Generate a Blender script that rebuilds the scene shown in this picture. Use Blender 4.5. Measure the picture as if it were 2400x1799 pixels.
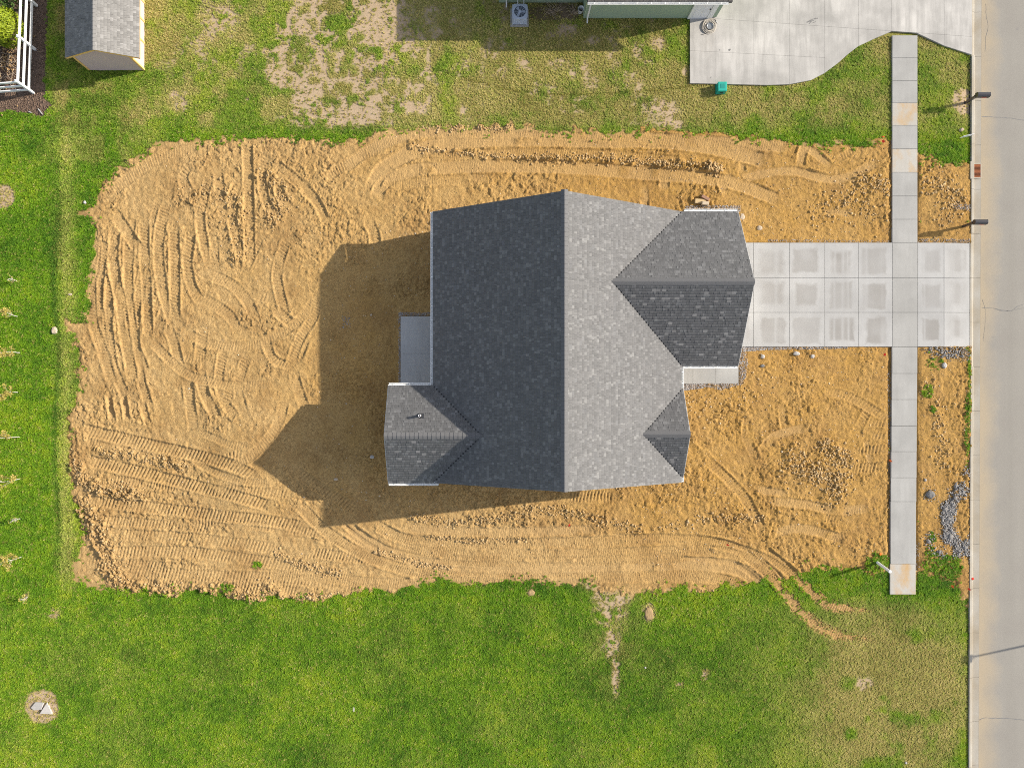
import bpy, math, random
import numpy as np
from mathutils import Vector

# ------------------------------------------------------------------ scene, camera, light
for o in list(bpy.data.objects):
    bpy.data.objects.remove(o, do_unlink=True)
sc = bpy.context.scene
C = sc.collection
random.seed(7)
rng = np.random.default_rng(7)

CH = 39.4                 # camera height over the lawn, metres
FP = 1860.0               # focal length in photograph pixels (2400 wide)
NX, NY = 1150.0, 935.0    # point straight below the drone, photograph pixels
cam = bpy.data.cameras.new('camera')
cam.sensor_width = 36.0
cam.lens = 36.0 * FP / 2400.0
cam.shift_x = (1200.0 - NX) / 2400.0
cam.shift_y = (NY - 899.5) / 2400.0
cam.clip_start = 0.5
cam.clip_end = 2000.0
camo = bpy.data.objects.new('camera', cam)
camo.location = (0, 0, CH)
camo.rotation_euler = (0, 0, 0)
C.objects.link(camo)
sc.camera = camo

SUN_X, SUN_Y = 1.835, 0.40          # shadow run per metre of height
sun_el = math.atan(1.0 / math.hypot(SUN_X, SUN_Y))
sun_az = math.atan2(SUN_Y, SUN_X)   # from +X towards +Y
world = bpy.data.worlds.new('World')
sc.world = world
world.use_nodes = True
wn = world.node_tree
wn.nodes.clear()
sky = wn.nodes.new('ShaderNodeTexSky')
sky.sky_type = 'NISHITA'
sky.sun_disc = False
sky.sun_elevation = sun_el
sky.sun_rotation = math.pi / 2 - sun_az
sky.air_density = 0.8
sky.dust_density = 1.0
sky.ozone_density = 0.0
bg = wn.nodes.new('ShaderNodeBackground')
bg.inputs['Strength'].default_value = 0.15
wo = wn.nodes.new('ShaderNodeOutputWorld')
hs = wn.nodes.new('ShaderNodeHueSaturation')
hs.inputs['Saturation'].default_value = 0.6
wn.links.new(sky.outputs[0], hs.inputs['Color'])
wn.links.new(hs.outputs[0], bg.inputs['Color'])
wn.links.new(bg.outputs[0], wo.inputs['Surface'])

sl = bpy.data.lights.new('sun', 'SUN')
sl.energy = 4.6
sl.angle = math.radians(0.55)
sl.color = (1.0, 0.925, 0.80)
so = bpy.data.objects.new('sun', sl)
sd = Vector((SUN_X, SUN_Y, 1.0)).normalized()
so.rotation_euler = sd.to_track_quat('Z', 'Y').to_euler()
so.location = (30, 10, 40)
C.objects.link(so)

vs = sc.view_settings
vs.view_transform = 'Standard'
vs.look = 'None'
vs.exposure = 0.68
vs.gamma = 1.0
vs.use_curve_mapping = False
sc.cycles.filter_width = 1.0
sc.cycles.use_denoising = False

# ------------------------------------------------------------------ helpers
def U(px, py, z=0.0):
    k = (CH - z) / FP
    return ((px - NX) * k, -(py - NY) * k, z)

def X(px, z=0.0):
    return (px - NX) * (CH - z) / FP

def Y(py, z=0.0):
    return -(py - NY) * (CH - z) / FP

def tag(o, label=None, cat=None, group=None, kind=None):
    if label: o['label'] = label
    if cat: o['category'] = cat
    if group: o['group'] = group
    if kind: o['kind'] = kind
    return o

def child(o, root):
    o.parent = root
    o.matrix_parent_inverse = root.matrix_basis.inverted()
    return o

def empty(name, loc):
    o = bpy.data.objects.new(name, None)
    o.empty_display_size = 0.2
    o.location = loc
    C.objects.link(o)
    return o

def mobj(name, verts, faces, mat, parent=None, smooth=False, fattr=None, link=True):
    me = bpy.data.meshes.new(name)
    me.from_pydata([tuple(v) for v in verts], [], [tuple(f) for f in faces])
    if mat: me.materials.append(mat)
    if smooth:
        me.polygons.foreach_set('use_smooth', [True] * len(me.polygons))
    if fattr:
        for k, vals in fattr.items():
            a = me.attributes.new(k, 'FLOAT', 'FACE')
            a.data.foreach_set('value', np.asarray(vals, dtype=np.float32))
    me.update()
    o = bpy.data.objects.new(name, me)
    if link: C.objects.link(o)
    if parent: child(o, parent)
    return o

def nobj(name, verts, tris, mat, parent=None, smooth=False, vattr=None, fattr=None):
    """big mesh from numpy arrays; tris is (n,3) or (n,4)"""
    me = bpy.data.meshes.new(name)
    n, k = tris.shape
    me.vertices.add(len(verts))
    me.vertices.foreach_set('co', np.ascontiguousarray(verts, dtype=np.float32).ravel())
    me.loops.add(n * k)
    me.loops.foreach_set('vertex_index', np.ascontiguousarray(tris, dtype=np.int32).ravel())
    me.polygons.add(n)
    me.polygons.foreach_set('loop_start', np.arange(0, n * k, k, dtype=np.int32))
    me.polygons.foreach_set('loop_total', np.full(n, k, dtype=np.int32))
    if smooth:
        me.polygons.foreach_set('use_smooth', np.ones(n, dtype=bool))
    me.update(calc_edges=True)
    for d, dom in ((vattr, 'POINT'), (fattr, 'FACE')):
        if d:
            for nm, vals in d.items():
                a = me.attributes.new(nm, 'FLOAT', dom)
                a.data.foreach_set('value', np.ascontiguousarray(vals, dtype=np.float32).ravel())
    if mat: me.materials.append(mat)
    o = bpy.data.objects.new(name, me)
    C.objects.link(o)
    if parent: child(o, parent)
    return o

class MB:
    def __init__(s):
        s.v, s.f = [], []
    def add(s, vs_, fs_):
        b = len(s.v)
        s.v += [tuple(v) for v in vs_]
        s.f += [tuple(i + b for i in f) for f in fs_]
        return s
    def box(s, x0, x1, y0, y1, z0, z1):
        return s.add([(x0,y0,z0),(x1,y0,z0),(x1,y1,z0),(x0,y1,z0),(x0,y0,z1),(x1,y0,z1),(x1,y1,z1),(x0,y1,z1)],
                     [(0,3,2,1),(4,5,6,7),(0,1,5,4),(1,2,6,5),(2,3,7,6),(3,0,4,7)])
    def cbox(s, x0, x1, y0, y1, z0, z1, c):
        """box with chamfered top edges"""
        v = [(x0,y0,z0),(x1,y0,z0),(x1,y1,z0),(x0,y1,z0),
             (x0,y0,z1-c),(x1,y0,z1-c),(x1,y1,z1-c),(x0,y1,z1-c),
             (x0+c,y0+c,z1),(x1-c,y0+c,z1),(x1-c,y1-c,z1),(x0+c,y1-c,z1)]
        f = [(0,3,2,1),(8,9,10,11)]
        for i in range(4):
            j = (i+1) % 4
            f += [(i,j,j+4,i+4),(i+4,j+4,j+8,i+8)]
        return s.add(v, f)
    def prism(s, poly, z0, z1, c=0.0):
        """vertical prism from a CCW polygon, chamfered top if c"""
        n = len(poly)
        v = [(p[0],p[1],z0) for p in poly] + [(p[0],p[1],z1-c) for p in poly]
        f = [tuple(range(n-1,-1,-1))]
        for i in range(n):
            j = (i+1) % n
            f.append((i,j,j+n,i+n))
        if c:
            cx = sum(p[0] for p in poly)/n; cy = sum(p[1] for p in poly)/n
            ins = []
            for i in range(n):
                a, b, d = Vector(poly[i-1][:2]), Vector(poly[i][:2]), Vector(poly[(i+1)%n][:2])
                e1 = (b-a).normalized(); e2 = (d-b).normalized()
                nn = Vector((-(e1.y+e2.y), e1.x+e2.x))
                if nn.length < 1e-6: nn = Vector((-e1.y, e1.x))
                nn.normalize()
                ins.append(b + nn*c*1.2)
            v += [(p.x,p.y,z1) for p in ins]
            for i in range(n):
                j = (i+1) % n
                f.append((i+n,j+n,j+2*n,i+2*n))
            f.append(tuple(range(2*n,3*n)))
        else:
            f.append(tuple(range(n,2*n)))
        return s.add(v, f)
    def tube(s, pts, radii, n=8, cap=True):
        pts = [Vector(p) for p in pts]
        if not hasattr(radii, '__len__'): radii = [radii]*len(pts)
        b = len(s.v)
        up = Vector((0,0,1))
        for i, p in enumerate(pts):
            t = (pts[min(i+1,len(pts)-1)] - pts[max(i-1,0)])
            if t.length < 1e-9: t = Vector((0,0,1))
            t.normalize()
            a = t.cross(up)
            if a.length < 0.05: a = t.cross(Vector((1,0,0)))
            a.normalize(); c = t.cross(a).normalized()
            for k in range(n):
                w = 2*math.pi*k/n
                s.v.append(tuple(p + (a*math.cos(w) + c*math.sin(w))*radii[i]))
        for i in range(len(pts)-1):
            for k in range(n):
                k2 = (k+1) % n
                s.f.append((b+i*n+k, b+i*n+k2, b+(i+1)*n+k2, b+(i+1)*n+k))
        if cap:
            s.f.append(tuple(b+k for k in range(n-1,-1,-1)))
            s.f.append(tuple(b+(len(pts)-1)*n+k for k in range(n)))
        return s
    def beam(s, p, q, w, h, up=(0,0,1)):
        """rectangular bar from p to q"""
        p, q = Vector(p), Vector(q)
        t = (q-p).normalized(); up = Vector(up)
        a = t.cross(up)
        if a.length < 1e-4: a = t.cross(Vector((1,0,0)))
        a.normalize(); c = a.cross(t).normalized()
        v = []
        for e in (p,q):
            for i,j in ((-1,-1),(1,-1),(1,1),(-1,1)):
                v.append(e + a*(i*w/2) + c*(j*h/2))
        return s.add(v, [(0,1,2,3),(7,6,5,4),(0,4,5,1),(1,5,6,2),(2,6,7,3),(3,7,4,0)])
    def obj(s, name, mat, parent=None, smooth=False, fattr=None):
        return mobj(name, s.v, s.f, mat, parent, smooth, fattr)

# noise on numpy arrays
_tabs = {}
def _tab(seed):
    if seed not in _tabs:
        _tabs[seed] = np.random.default_rng(seed).random((256,256))
    return _tabs[seed]
def vn(x, y, s, seed=1):
    t = _tab(seed)
    u = x/s + 137.13*seed; v = y/s + 71.7*seed
    iu = np.floor(u).astype(int); iv = np.floor(v).astype(int)
    fu = u-iu; fv = v-iv
    fu = fu*fu*fu*(fu*(fu*6-15)+10); fv = fv*fv*fv*(fv*(fv*6-15)+10)
    a = t[iu%256, iv%256]; b = t[(iu+1)%256, iv%256]; c = t[iu%256,(iv+1)%256]; d = t[(iu+1)%256,(iv+1)%256]
    return (a*(1-fu)+b*fu)*(1-fv) + (c*(1-fu)+d*fu)*fv
def fbm(x, y, s, o=3, seed=1):
    r = 0; a = 1.0; tot = 0
    for i in range(o):
        r = r + a*vn(x, y, s/(2**i), seed+i); tot += a; a *= 0.5
    return r/tot
def worley(x, y, s, seed=1):
    r = np.random.default_rng(seed+900)
    tx = r.random((128,128)); ty = r.random((128,128)); th = r.random((128,128))
    u = x/s+200.0; v = y/s+200.0
    iu = np.floor(u).astype(int); iv = np.floor(v).astype(int)
    best = np.full(u.shape, 9.0); sec = np.full(u.shape, 9.0); hh = np.zeros(u.shape)
    for di in (-1,0,1):
        for dj in (-1,0,1):
            a = (iu+di)%128; b = (iv+dj)%128
            d = (iu+di+tx[a,b]-u)**2 + (iv+dj+ty[a,b]-v)**2
            m = d < best
            sec = np.where(m, best, np.minimum(sec, d)); best = np.where(m, d, best); hh = np.where(m, th[a,b], hh)
    return np.sqrt(best), hh, np.sqrt(sec)-np.sqrt(best)
def sstep(a, b, x):
    t = np.clip((x-a)/(b-a), 0, 1)
    return t*t*(3-2*t)
def sdf_poly(px, py, poly):
    """positive inside; arrays in the polygon's units"""
    n = len(poly); d2 = np.full(px.shape, 1e18); ins = np.zeros(px.shape, dtype=bool)
    for i in range(n):
        x0,y0 = poly[i]; x1,y1 = poly[(i+1)%n]
        ex,ey = x1-x0, y1-y0
        t = np.clip(((px-x0)*ex+(py-y0)*ey)/(ex*ex+ey*ey+1e-12),0,1)
        d2 = np.minimum(d2,(px-x0-t*ex)**2+(py-y0-t*ey)**2)
        c = ((y0<=py)&(y1>py))|((y1<=py)&(y0>py))
        ins ^= c & (px < x0+(py-y0)*ex/((ey) if abs(ey)>1e-9 else 1e-9))
    d = np.sqrt(d2)
    return np.where(ins, d, -d)
def smooth_path(pts, step=8.0):
    """Catmull-Rom through px points"""
    P = [np.array(p,float) for p in pts]
    if len(P) == 2:
        P = [P[0], P[0]*.5+P[1]*.5, P[1]]
    P = [2*P[0]-P[1]] + P + [2*P[-1]-P[-2]]
    out = []
    for i in range(1,len(P)-2):
        n = max(2,int(np.linalg.norm(P[i+1]-P[i])/step))
        for k in range(n):
            t = k/n
            out.append(0.5*((2*P[i])+(-P[i-1]+P[i+1])*t+(2*P[i-1]-5*P[i]+4*P[i+1]-P[i+2])*t*t+(-P[i-1]+3*P[i]-3*P[i+1]+P[i+2])*t**3))
    out.append(P[-2])
    return np.array(out)

# ------------------------------------------------------------------ materials
class NT:
    def __init__(s, name):
        s.m = bpy.data.materials.new(name); s.m.use_nodes = True
        s.t = s.m.node_tree; s.t.nodes.clear()
        s.out = s.t.nodes.new('ShaderNodeOutputMaterial')
        s.b = s.t.nodes.new('ShaderNodeBsdfPrincipled')
        s.t.links.new(s.b.outputs[0], s.out.inputs['Surface'])
        s.b.inputs['Roughness'].default_value = 0.9
        s.b.inputs['Specular IOR Level'].default_value = 0.2
        s._co = None
    def n(s, typ, **kw):
        nd = s.t.nodes.new(typ)
        for k, v in kw.items(): setattr(nd, k, v)
        return nd
    def l(s, a, b): s.t.links.new(a, b)
    def pos(s):
        if s._co is None: s._co = s.n('ShaderNodeNewGeometry').outputs['Position']
        return s._co
    def noise(s, scale, detail=3, rough=0.55, co=None, stretch=None):
        nd = s.n('ShaderNodeTexNoise')
        nd.inputs['Scale'].default_value = scale; nd.inputs['Detail'].default_value = detail
        nd.inputs['Roughness'].default_value = rough
        c = co or s.pos()
        if stretch:
            mp = s.n('ShaderNodeMapping'); mp.inputs['Scale'].default_value = stretch
            s.l(c, mp.inputs['Vector']); c = mp.outputs[0]
        s.l(c, nd.inputs['Vector'])
        return nd.outputs['Fac']
    def ramp(s, fac, stops, interp='LINEAR'):
        r = s.n('ShaderNodeValToRGB'); r.color_ramp.interpolation = interp
        e = r.color_ramp.elements
        while len(e) < len(stops): e.new(0.5)
        for el, (p, c) in zip(e, stops):
            el.position = p
            el.color = (c, c, c, 1) if not hasattr(c, '__len__') else (*c, 1)
        s.l(fac, r.inputs[0])
        return r.outputs[0]
    def mix(s, fac, a, b, mode='MIX'):
        m = s.n('ShaderNodeMix', data_type='RGBA', blend_type=mode)
        for sock, val in ((m.inputs[0],fac),(m.inputs[6],a),(m.inputs[7],b)):
            if hasattr(val, 'links') or isinstance(val, bpy.types.NodeSocket): s.l(val, sock)
            elif hasattr(val, '__len__'): sock.default_value = (*val, 1) if len(val)==3 else val
            else: sock.default_value = val
        return m.outputs[2]
    def math(s, op, a, b=0.0, c=None, clamp=False):
        m = s.n('ShaderNodeMath', operation=op, use_clamp=clamp)
        for i, val in enumerate((a,b,c)):
            if val is None: continue
            if isinstance(val, bpy.types.NodeSocket): s.l(val, m.inputs[i])
            else: m.inputs[i].default_value = val
        return m.outputs[0]
    def attr(s, name, typ='GEOMETRY'):
        a = s.n('ShaderNodeAttribute', attribute_name=name); a.attribute_type = typ
        return a.outputs['Fac']
    def col(s, c):
        if isinstance(c, bpy.types.NodeSocket): s.l(c, s.b.inputs['Base Color'])
        else: s.b.inputs['Base Color'].default_value = (*c, 1)
        return s
    def bump(s, h, dist=0.01, strength=1.0):
        b = s.n('ShaderNodeBump'); b.inputs['Distance'].default_value = dist; b.inputs['Strength'].default_value = strength
        s.l(h, b.inputs['Height']); s.l(b.outputs[0], s.b.inputs['Normal'])
        return s
    def rough(s, r, spec=None):
        if isinstance(r, bpy.types.NodeSocket): s.l(r, s.b.inputs['Roughness'])
        else: s.b.inputs['Roughness'].default_value = r
        if spec is not None: s.b.inputs['Specular IOR Level'].default_value = spec
        return s

def simple(name, c, var=0.12, scale=6.0, rough=0.7, spec=0.3, metal=0.0):
    t = NT(name)
    f = t.noise(scale, 4)
    t.col(t.mix(f, tuple(max(0,x*(1-var)) for x in c), tuple(min(1,x*(1+var)) for x in c)))
    t.rough(rough, spec); t.b.inputs['Metallic'].default_value = metal
    return t.m

def concrete_mat(name, base, dark, stain=(0.45,0.33,0.18), panel=0.0, streak=0.5, sscale=0.33, samt=0.35):
    t = NT(name)
    r = t.n('ShaderNodeObjectInfo').outputs['Random']
    blot = t.noise(0.55, 4, 0.6)
    broom = t.noise(5.0, 3, 0.6, stretch=(1.0,0.12,1.0))
    fine = t.noise(60.0, 2)
    c = t.mix(t.ramp(blot, [(0.35,0),(0.68,1)]), dark, base)
    c = t.mix(t.math('MULTIPLY', t.ramp(broom, [(0.4,0),(0.7,1)]), streak*0.5), c, tuple(x*0.8 for x in dark))
    if panel:
        g = t.n('ShaderNodeTexCoord').outputs['Generated']
        sp = t.n('ShaderNodeSeparateXYZ'); t.l(g, sp.inputs[0])
        wob = t.math('MULTIPLY', t.math('SUBTRACT', t.noise(2.6,4), 0.5), 0.22)
        fr = lambda k: t.math('FRACT', t.math('MULTIPLY', r, k))
        side = lambda so_, k: t.math('SUBTRACT', so_, t.math('MULTIPLY_ADD', fr(k), 0.13, 0.05))
        inv = lambda so_: t.math('SUBTRACT', 1.0, so_)
        ax = t.math('MINIMUM', side(sp.outputs[0],7.3), side(inv(sp.outputs[0]),13.7))
        ay = t.math('MINIMUM', side(sp.outputs[1],5.1), side(inv(sp.outputs[1]),17.9))
        d = t.math('ADD', t.math('MINIMUM', ax, ay), wob)
        edge = t.math('MULTIPLY', d, t.math('MULTIPLY_ADD', fr(23.3), 12.0, 5.0), clamp=True)
        strips = t.ramp(t.noise(0.9, 1, stretch=(1.5,0.04,1)), [(0.30,1),(0.46,0.9),(0.54,0.25),(0.62,0.85)])
        edge = t.math('MULTIPLY', edge, strips)
        edge = t.math('MULTIPLY', edge, t.math('MULTIPLY', t.math('MULTIPLY_ADD', t.noise(0.8,2), 1.2, 0.15, clamp=True), t.math('MULTIPLY_ADD', fr(31.7), 0.6, 0.65)))
        c = t.mix(t.math('MULTIPLY', edge, panel), c, (0.262,0.247,0.228))
    if stain:
        sm = t.ramp(t.noise(sscale, 5, 0.65, stretch=(1.0,0.55,1.0)), [(0.60,0),(0.74,1)])
        c = t.mix(t.math('MULTIPLY', sm, samt), c, stain)
    c = t.mix(t.math('MULTIPLY', t.math('SUBTRACT', r, 0.5), 0.25, clamp=True), c, dark)
    c = t.mix(0.25, c, t.mix(fine, (0,0,0), (1,1,1)), 'OVERLAY')
    t.col(c).rough(0.85, 0.25)
    t.bump(t.math('ADD', fine, t.math('MULTIPLY', broom, 0.6)), 0.003, 0.5)
    return t.m

M = {}
M['concrete'] = concrete_mat('driveway_concrete', (0.415,0.407,0.392), (0.345,0.337,0.324), None, panel=1.0, streak=0.45)
M['walk'] = concrete_mat('walk_concrete', (0.375,0.366,0.345), (0.30,0.292,0.275), None, streak=0.5)
M['walk_stained'] = concrete_mat('stained_walk_concrete', (0.43,0.41,0.375), (0.39,0.36,0.31), (0.45,0.27,0.09), streak=0.3, sscale=1.1, samt=0.75)
def _stain2():
    nt = M['walk_stained'].node_tree
    for nd in nt.nodes:
        if nd.type == 'VALTORGB' and abs(nd.color_ramp.elements[0].position-0.60) < 1e-3:
            nd.color_ramp.elements[0].position = 0.47; nd.color_ramp.elements[1].position = 0.66
_stain2()
M['old_concrete'] = concrete_mat('weathered_concrete', (0.52,0.495,0.46), (0.33,0.315,0.292), (0.28,0.24,0.19), streak=1.0)
M['patio'] = concrete_mat('patio_concrete', (0.50,0.485,0.46), (0.43,0.415,0.395), None, streak=0.5)
M['kerb'] = concrete_mat('kerb_concrete', (0.44,0.41,0.355), (0.35,0.30,0.225), (0.30,0.20,0.09), streak=0.2)
M['pale_joint'] = simple('pale_joint_filler', (0.30,0.28,0.26), 0.2, 20)
M['joint'] = simple('joint_filler', (0.16,0.14,0.12), 0.2, 20)

def street_mat():
    t = NT('street_concrete')
    long_ = t.noise(0.9, 4, 0.6, stretch=(1.0,0.04,1.0))
    blot = t.noise(0.5, 5, 0.6)
    fine = t.noise(45.0, 3)
    c = t.mix(long_, (0.228,0.212,0.184), (0.305,0.284,0.25))
    c = t.mix(t.ramp(blot,[(0.4,0),(0.75,0.6)]), c, (0.235,0.215,0.19))
    sp = t.n('ShaderNodeSeparateXYZ'); t.l(t.pos(), sp.inputs[0])
    w = t.math('ADD', t.math('MULTIPLY', t.math('SUBTRACT', sp.outputs[0], 24.35), 0.9), t.math('MULTIPLY', t.math('SUBTRACT',blot,0.5), 1.6))
    c = t.mix(t.ramp(w,[(0.0,0.8),(0.9,0)]), c, (0.38,0.305,0.205))
    spots = t.ramp(t.noise(1.7, 1), [(0.76,0),(0.80,0.5)])
    c = t.mix(spots, c, (0.22,0.205,0.19))
    c = t.mix(0.3, c, t.mix(fine,(0,0,0),(1,1,1)), 'OVERLAY')
    t.col(c).rough(0.9, 0.2).bump(fine, 0.004, 0.5)
    return t.m
M['street'] = street_mat()
M['crack'] = simple('crack_fill', (0.17,0.165,0.16), 0.3, 10, 0.7)

def soil_mat():
    t = NT('bare_soil')
    oc = t.attr('ochre'); du = t.attr('dust')
    n1 = t.noise(0.7, 5, 0.6); n2 = t.noise(6.0, 4, 0.6); n3 = t.noise(38.0, 3, 0.6)
    f = t.math('ADD', oc, t.math('MULTIPLY', t.math('SUBTRACT', n1, 0.5), 0.9), clamp=True)
    c = t.mix(f, (0.490,0.325,0.140), (0.410,0.236,0.063))
    c = t.mix(t.math('MULTIPLY', t.ramp(n2,[(0.35,1),(0.6,0)]), 0.45), c, (0.27,0.158,0.060))
    c = t.mix(t.math('MULTIPLY', t.ramp(t.noise(0.42, 5, 0.7),[(0.48,0),(0.64,1)]), 0.50), c, (0.26,0.145,0.052))
    n5 = t.noise(15.0, 4, 0.7)
    c = t.mix(t.math('MULTIPLY', t.ramp(n5,[(0.32,1),(0.50,0)]), 0.65), c, (0.17,0.095,0.035))
    c = t.mix(t.math('MULTIPLY', t.ramp(n5,[(0.58,0),(0.75,1)]), 0.30), c, (0.52,0.38,0.20))
    c = t.mix(t.math('MULTIPLY', du, 0.45), c, (0.49,0.325,0.150))
    c = t.mix(0.45, c, t.mix(n3,(0.1,0.1,0.1),(0.95,0.95,0.95)), 'OVERLAY')
    t.col(c).rough(0.95, 0.1)
    t.bump(t.math('ADD', t.math('MULTIPLY', n5, 2.0), t.math('ADD', n3, t.math('MULTIPLY', t.noise(110,2), 0.4))), 0.03, 0.7)
    return t.m
M['soil'] = soil_mat()

def clod_mat(name, a, b):
    t = NT(name)
    r = t.attr('tone')
    n = t.noise(25.0, 3)
    t.col(t.mix(t.math('ADD', t.math('MULTIPLY', n, 0.35), t.math('MULTIPLY', r, 0.7)), a, b)).rough(0.95, 0.1)
    return t.m
M['clod'] = clod_mat('soil_clods', (0.27,0.165,0.065), (0.50,0.36,0.19))
M['gravel'] = clod_mat('grey_gravel', (0.20,0.18,0.175), (0.56,0.53,0.51))
M['rubble'] = clod_mat('asphalt_rubble', (0.13,0.125,0.12), (0.40,0.38,0.36))
M['stone'] = simple('pale_stone', (0.46,0.37,0.27), 0.3, 12, 0.9, 0.2)
M['white_stone'] = simple('white_stone', (0.42,0.395,0.365), 0.25, 14, 0.9, 0.2)

def lawn_mat():
    t = NT('lawn_ground')
    ba = t.attr('bare'); dr = t.attr('dry'); mu = t.attr('mulch')
    n = t.noise(3.0, 5, 0.65); n3 = t.noise(30, 3, 0.65); n4 = t.noise(70, 2)
    g = t.mix(dr, (0.120,0.215,0.014), (0.34,0.285,0.09))
    g = t.mix(t.ramp(n3,[(0.35,0.8),(0.65,0)]), g, (0.085,0.120,0.014))
    soil = t.mix(n, (0.33,0.235,0.135), (0.50,0.385,0.265))
    c = t.mix(ba, g, soil)
    ea = t.attr('earth')
    c = t.mix(ea, c, t.mix(n, (0.30,0.19,0.075), (0.46,0.31,0.14)))
    mul = t.mix(n3, (0.07,0.045,0.034), (0.22,0.155,0.115))
    c = t.mix(mu, c, mul)
    c = t.mix(0.4, c, t.mix(n4,(0.1,0.1,0.1),(0.95,0.95,0.95)), 'OVERLAY')
    t.col(c).rough(0.95, 0.1).bump(t.math('ADD', n3, n4), 0.03, 0.6)
    return t.m
M['lawn'] = lawn_mat()

def grass_mat():
    t = NT('grass_blades')
    dr = t.attr('dry', 'INSTANCER'); hu = t.attr('hue', 'INSTANCER')
    g = t.ramp(hu, [(0.0,(0.072,0.190,0.012)),(0.5,(0.185,0.355,0.013)),(1.0,(0.36,0.46,0.020))])
    d = t.mix(hu, (0.34,0.29,0.07), (0.66,0.56,0.22))
    c = t.mix(dr, g, d)
    t.col(c).rough(0.7, 0.25)
    tr = t.n('ShaderNodeBsdfTranslucent'); t.l(c, tr.inputs['Color'])
    mx = t.n('ShaderNodeMixShader'); mx.inputs[0].default_value = 0.3
    t.l(t.b.outputs[0], mx.inputs[1]); t.l(tr.outputs[0], mx.inputs[2]); t.l(mx.outputs[0], t.out.inputs['Surface'])
    return t.m
M['grass'] = grass_mat()

def shingle_mat(name, dark, mid, light):
    t = NT(name)
    r = t.attr('tone')
    gran = t.noise(160, 2); bl = t.noise(1.3, 4)
    c = t.ramp(r, [(0.0,dark),(0.55,mid),(0.82,mid),(1.0,light)])
    c = t.mix(t.math('MULTIPLY', bl, 0.25), c, tuple(x*0.8 for x in mid))
    c = t.mix(0.35, c, t.mix(gran,(0.1,0.1,0.1),(0.9,0.9,0.9)), 'OVERLAY')
    t.col(c).rough(0.92, 0.15).bump(gran, 0.004, 0.6)
    return t.m
M['shingle'] = shingle_mat('charcoal_shingle', (0.106,0.105,0.106), (0.140,0.138,0.139), (0.198,0.196,0.195))
M['shed_shingle'] = shingle_mat('grey_shingle', (0.145,0.14,0.135), (0.20,0.194,0.187), (0.27,0.262,0.255))
M['nb_shingle'] = shingle_mat('brown_shingle', (0.11,0.10,0.09), (0.16,0.145,0.13), (0.22,0.20,0.185))
M['deck'] = simple('roof_underlay', (0.05,0.05,0.052), 0.1)
M['white'] = simple('white_trim', (0.72,0.72,0.70), 0.04, 8, 0.5, 0.4)
M['gutter'] = simple('gutter_enamel', (0.82,0.82,0.80), 0.04, 8, 0.4, 0.4)
def siding_mat(name, c):
    t = NT(name)
    sp = t.n('ShaderNodeSeparateXYZ'); t.l(t.pos(), sp.inputs[0])
    n = t.noise(2.0, 4)
    t.col(t.mix(n, tuple(x*0.9 for x in c), tuple(min(1,x*1.08) for x in c))).rough(0.6, 0.3)
    return t.m
M['siding_house'] = siding_mat('pale_siding', (0.55,0.55,0.54))
M['siding_green'] = siding_mat('green_siding', (0.29,0.37,0.27))
M['siding_shed'] = siding_mat('mauve_siding', (0.52,0.40,0.37))
M['tan_trim'] = simple('tan_trim', (0.70,0.44,0.15), 0.1, 8, 0.6)
M['door_white'] = simple('door_paint', (0.70,0.70,0.71), 0.04, 4, 0.5)
M['glass'] = simple('window_glass', (0.04,0.05,0.06), 0.1, 2, 0.08, 0.6)
M['metal_grey'] = simple('grey_metal', (0.32,0.33,0.34), 0.1, 8, 0.4, 0.5, 0.7)
M['dark_metal'] = simple('dark_metal', (0.03,0.03,0.032), 0.2, 12, 0.35, 0.6)
M['rust'] = simple('rusty_iron', (0.36,0.12,0.05), 0.35, 30, 0.85, 0.2)
M['black'] = simple('hollow_shade', (0.012,0.012,0.012), 0.1, 8, 0.9, 0.1)  # near-black colour painted into hollows for the dark inside them
M['pvc'] = simple('white_pvc', (0.80,0.80,0.82), 0.03, 8, 0.4, 0.4)
M['teal'] = simple('teal_plastic', (0.01,0.32,0.25), 0.12, 9, 0.5, 0.4)
M['teal_dark'] = simple('teal_plastic_shaded', (0.01,0.22,0.18), 0.12, 9, 0.6, 0.3)  # darker copy of the teal, shade of the lid recess put into colour
M['ac'] = simple('unit_enamel', (0.42,0.47,0.56), 0.06, 6, 0.5, 0.4)
M['ac_dark'] = simple('unit_grille', (0.10,0.12,0.15), 0.15, 30, 0.6, 0.4)
M['hose'] = simple('hose_rubber', (0.46,0.42,0.36), 0.25, 14, 0.6, 0.3)
M['mailbox'] = simple('mailbox_enamel', (0.035,0.032,0.035), 0.2, 8, 0.3, 0.6)
M['red'] = simple('red_flag', (0.80,0.05,0.03), 0.1, 8, 0.7)
M['orange'] = simple('orange_flag', (0.85,0.16,0.03), 0.1, 8, 0.7)
M['wire'] = simple('wire_steel', (0.3,0.3,0.3), 0.1, 8, 0.5, 0.4, 0.8)
M['wood'] = simple('weathered_wood', (0.50,0.36,0.19), 0.2, 16, 0.85)
M['brown_wood'] = simple('brown_timber', (0.30,0.17,0.11), 0.2, 16, 0.85)
M['bark'] = simple('pale_bark', (0.46,0.43,0.38), 0.2, 30, 0.9)
M['twig'] = simple('dry_twigs', (0.38,0.30,0.22), 0.35, 20, 0.9)
def leaf_mat(name, a, b):
    t = NT(name)
    r = t.attr('tone')
    c = t.mix(r, a, b)
    t.col(c).rough(0.6, 0.3)
    tr = t.n('ShaderNodeBsdfTranslucent'); t.l(c, tr.inputs['Color'])
    mx = t.n('ShaderNodeMixShader'); mx.inputs[0].default_value = 0.25
    t.l(t.b.outputs[0], mx.inputs[1]); t.l(tr.outputs[0], mx.inputs[2]); t.l(mx.outputs[0], t.out.inputs['Surface'])
    return t.m
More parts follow.
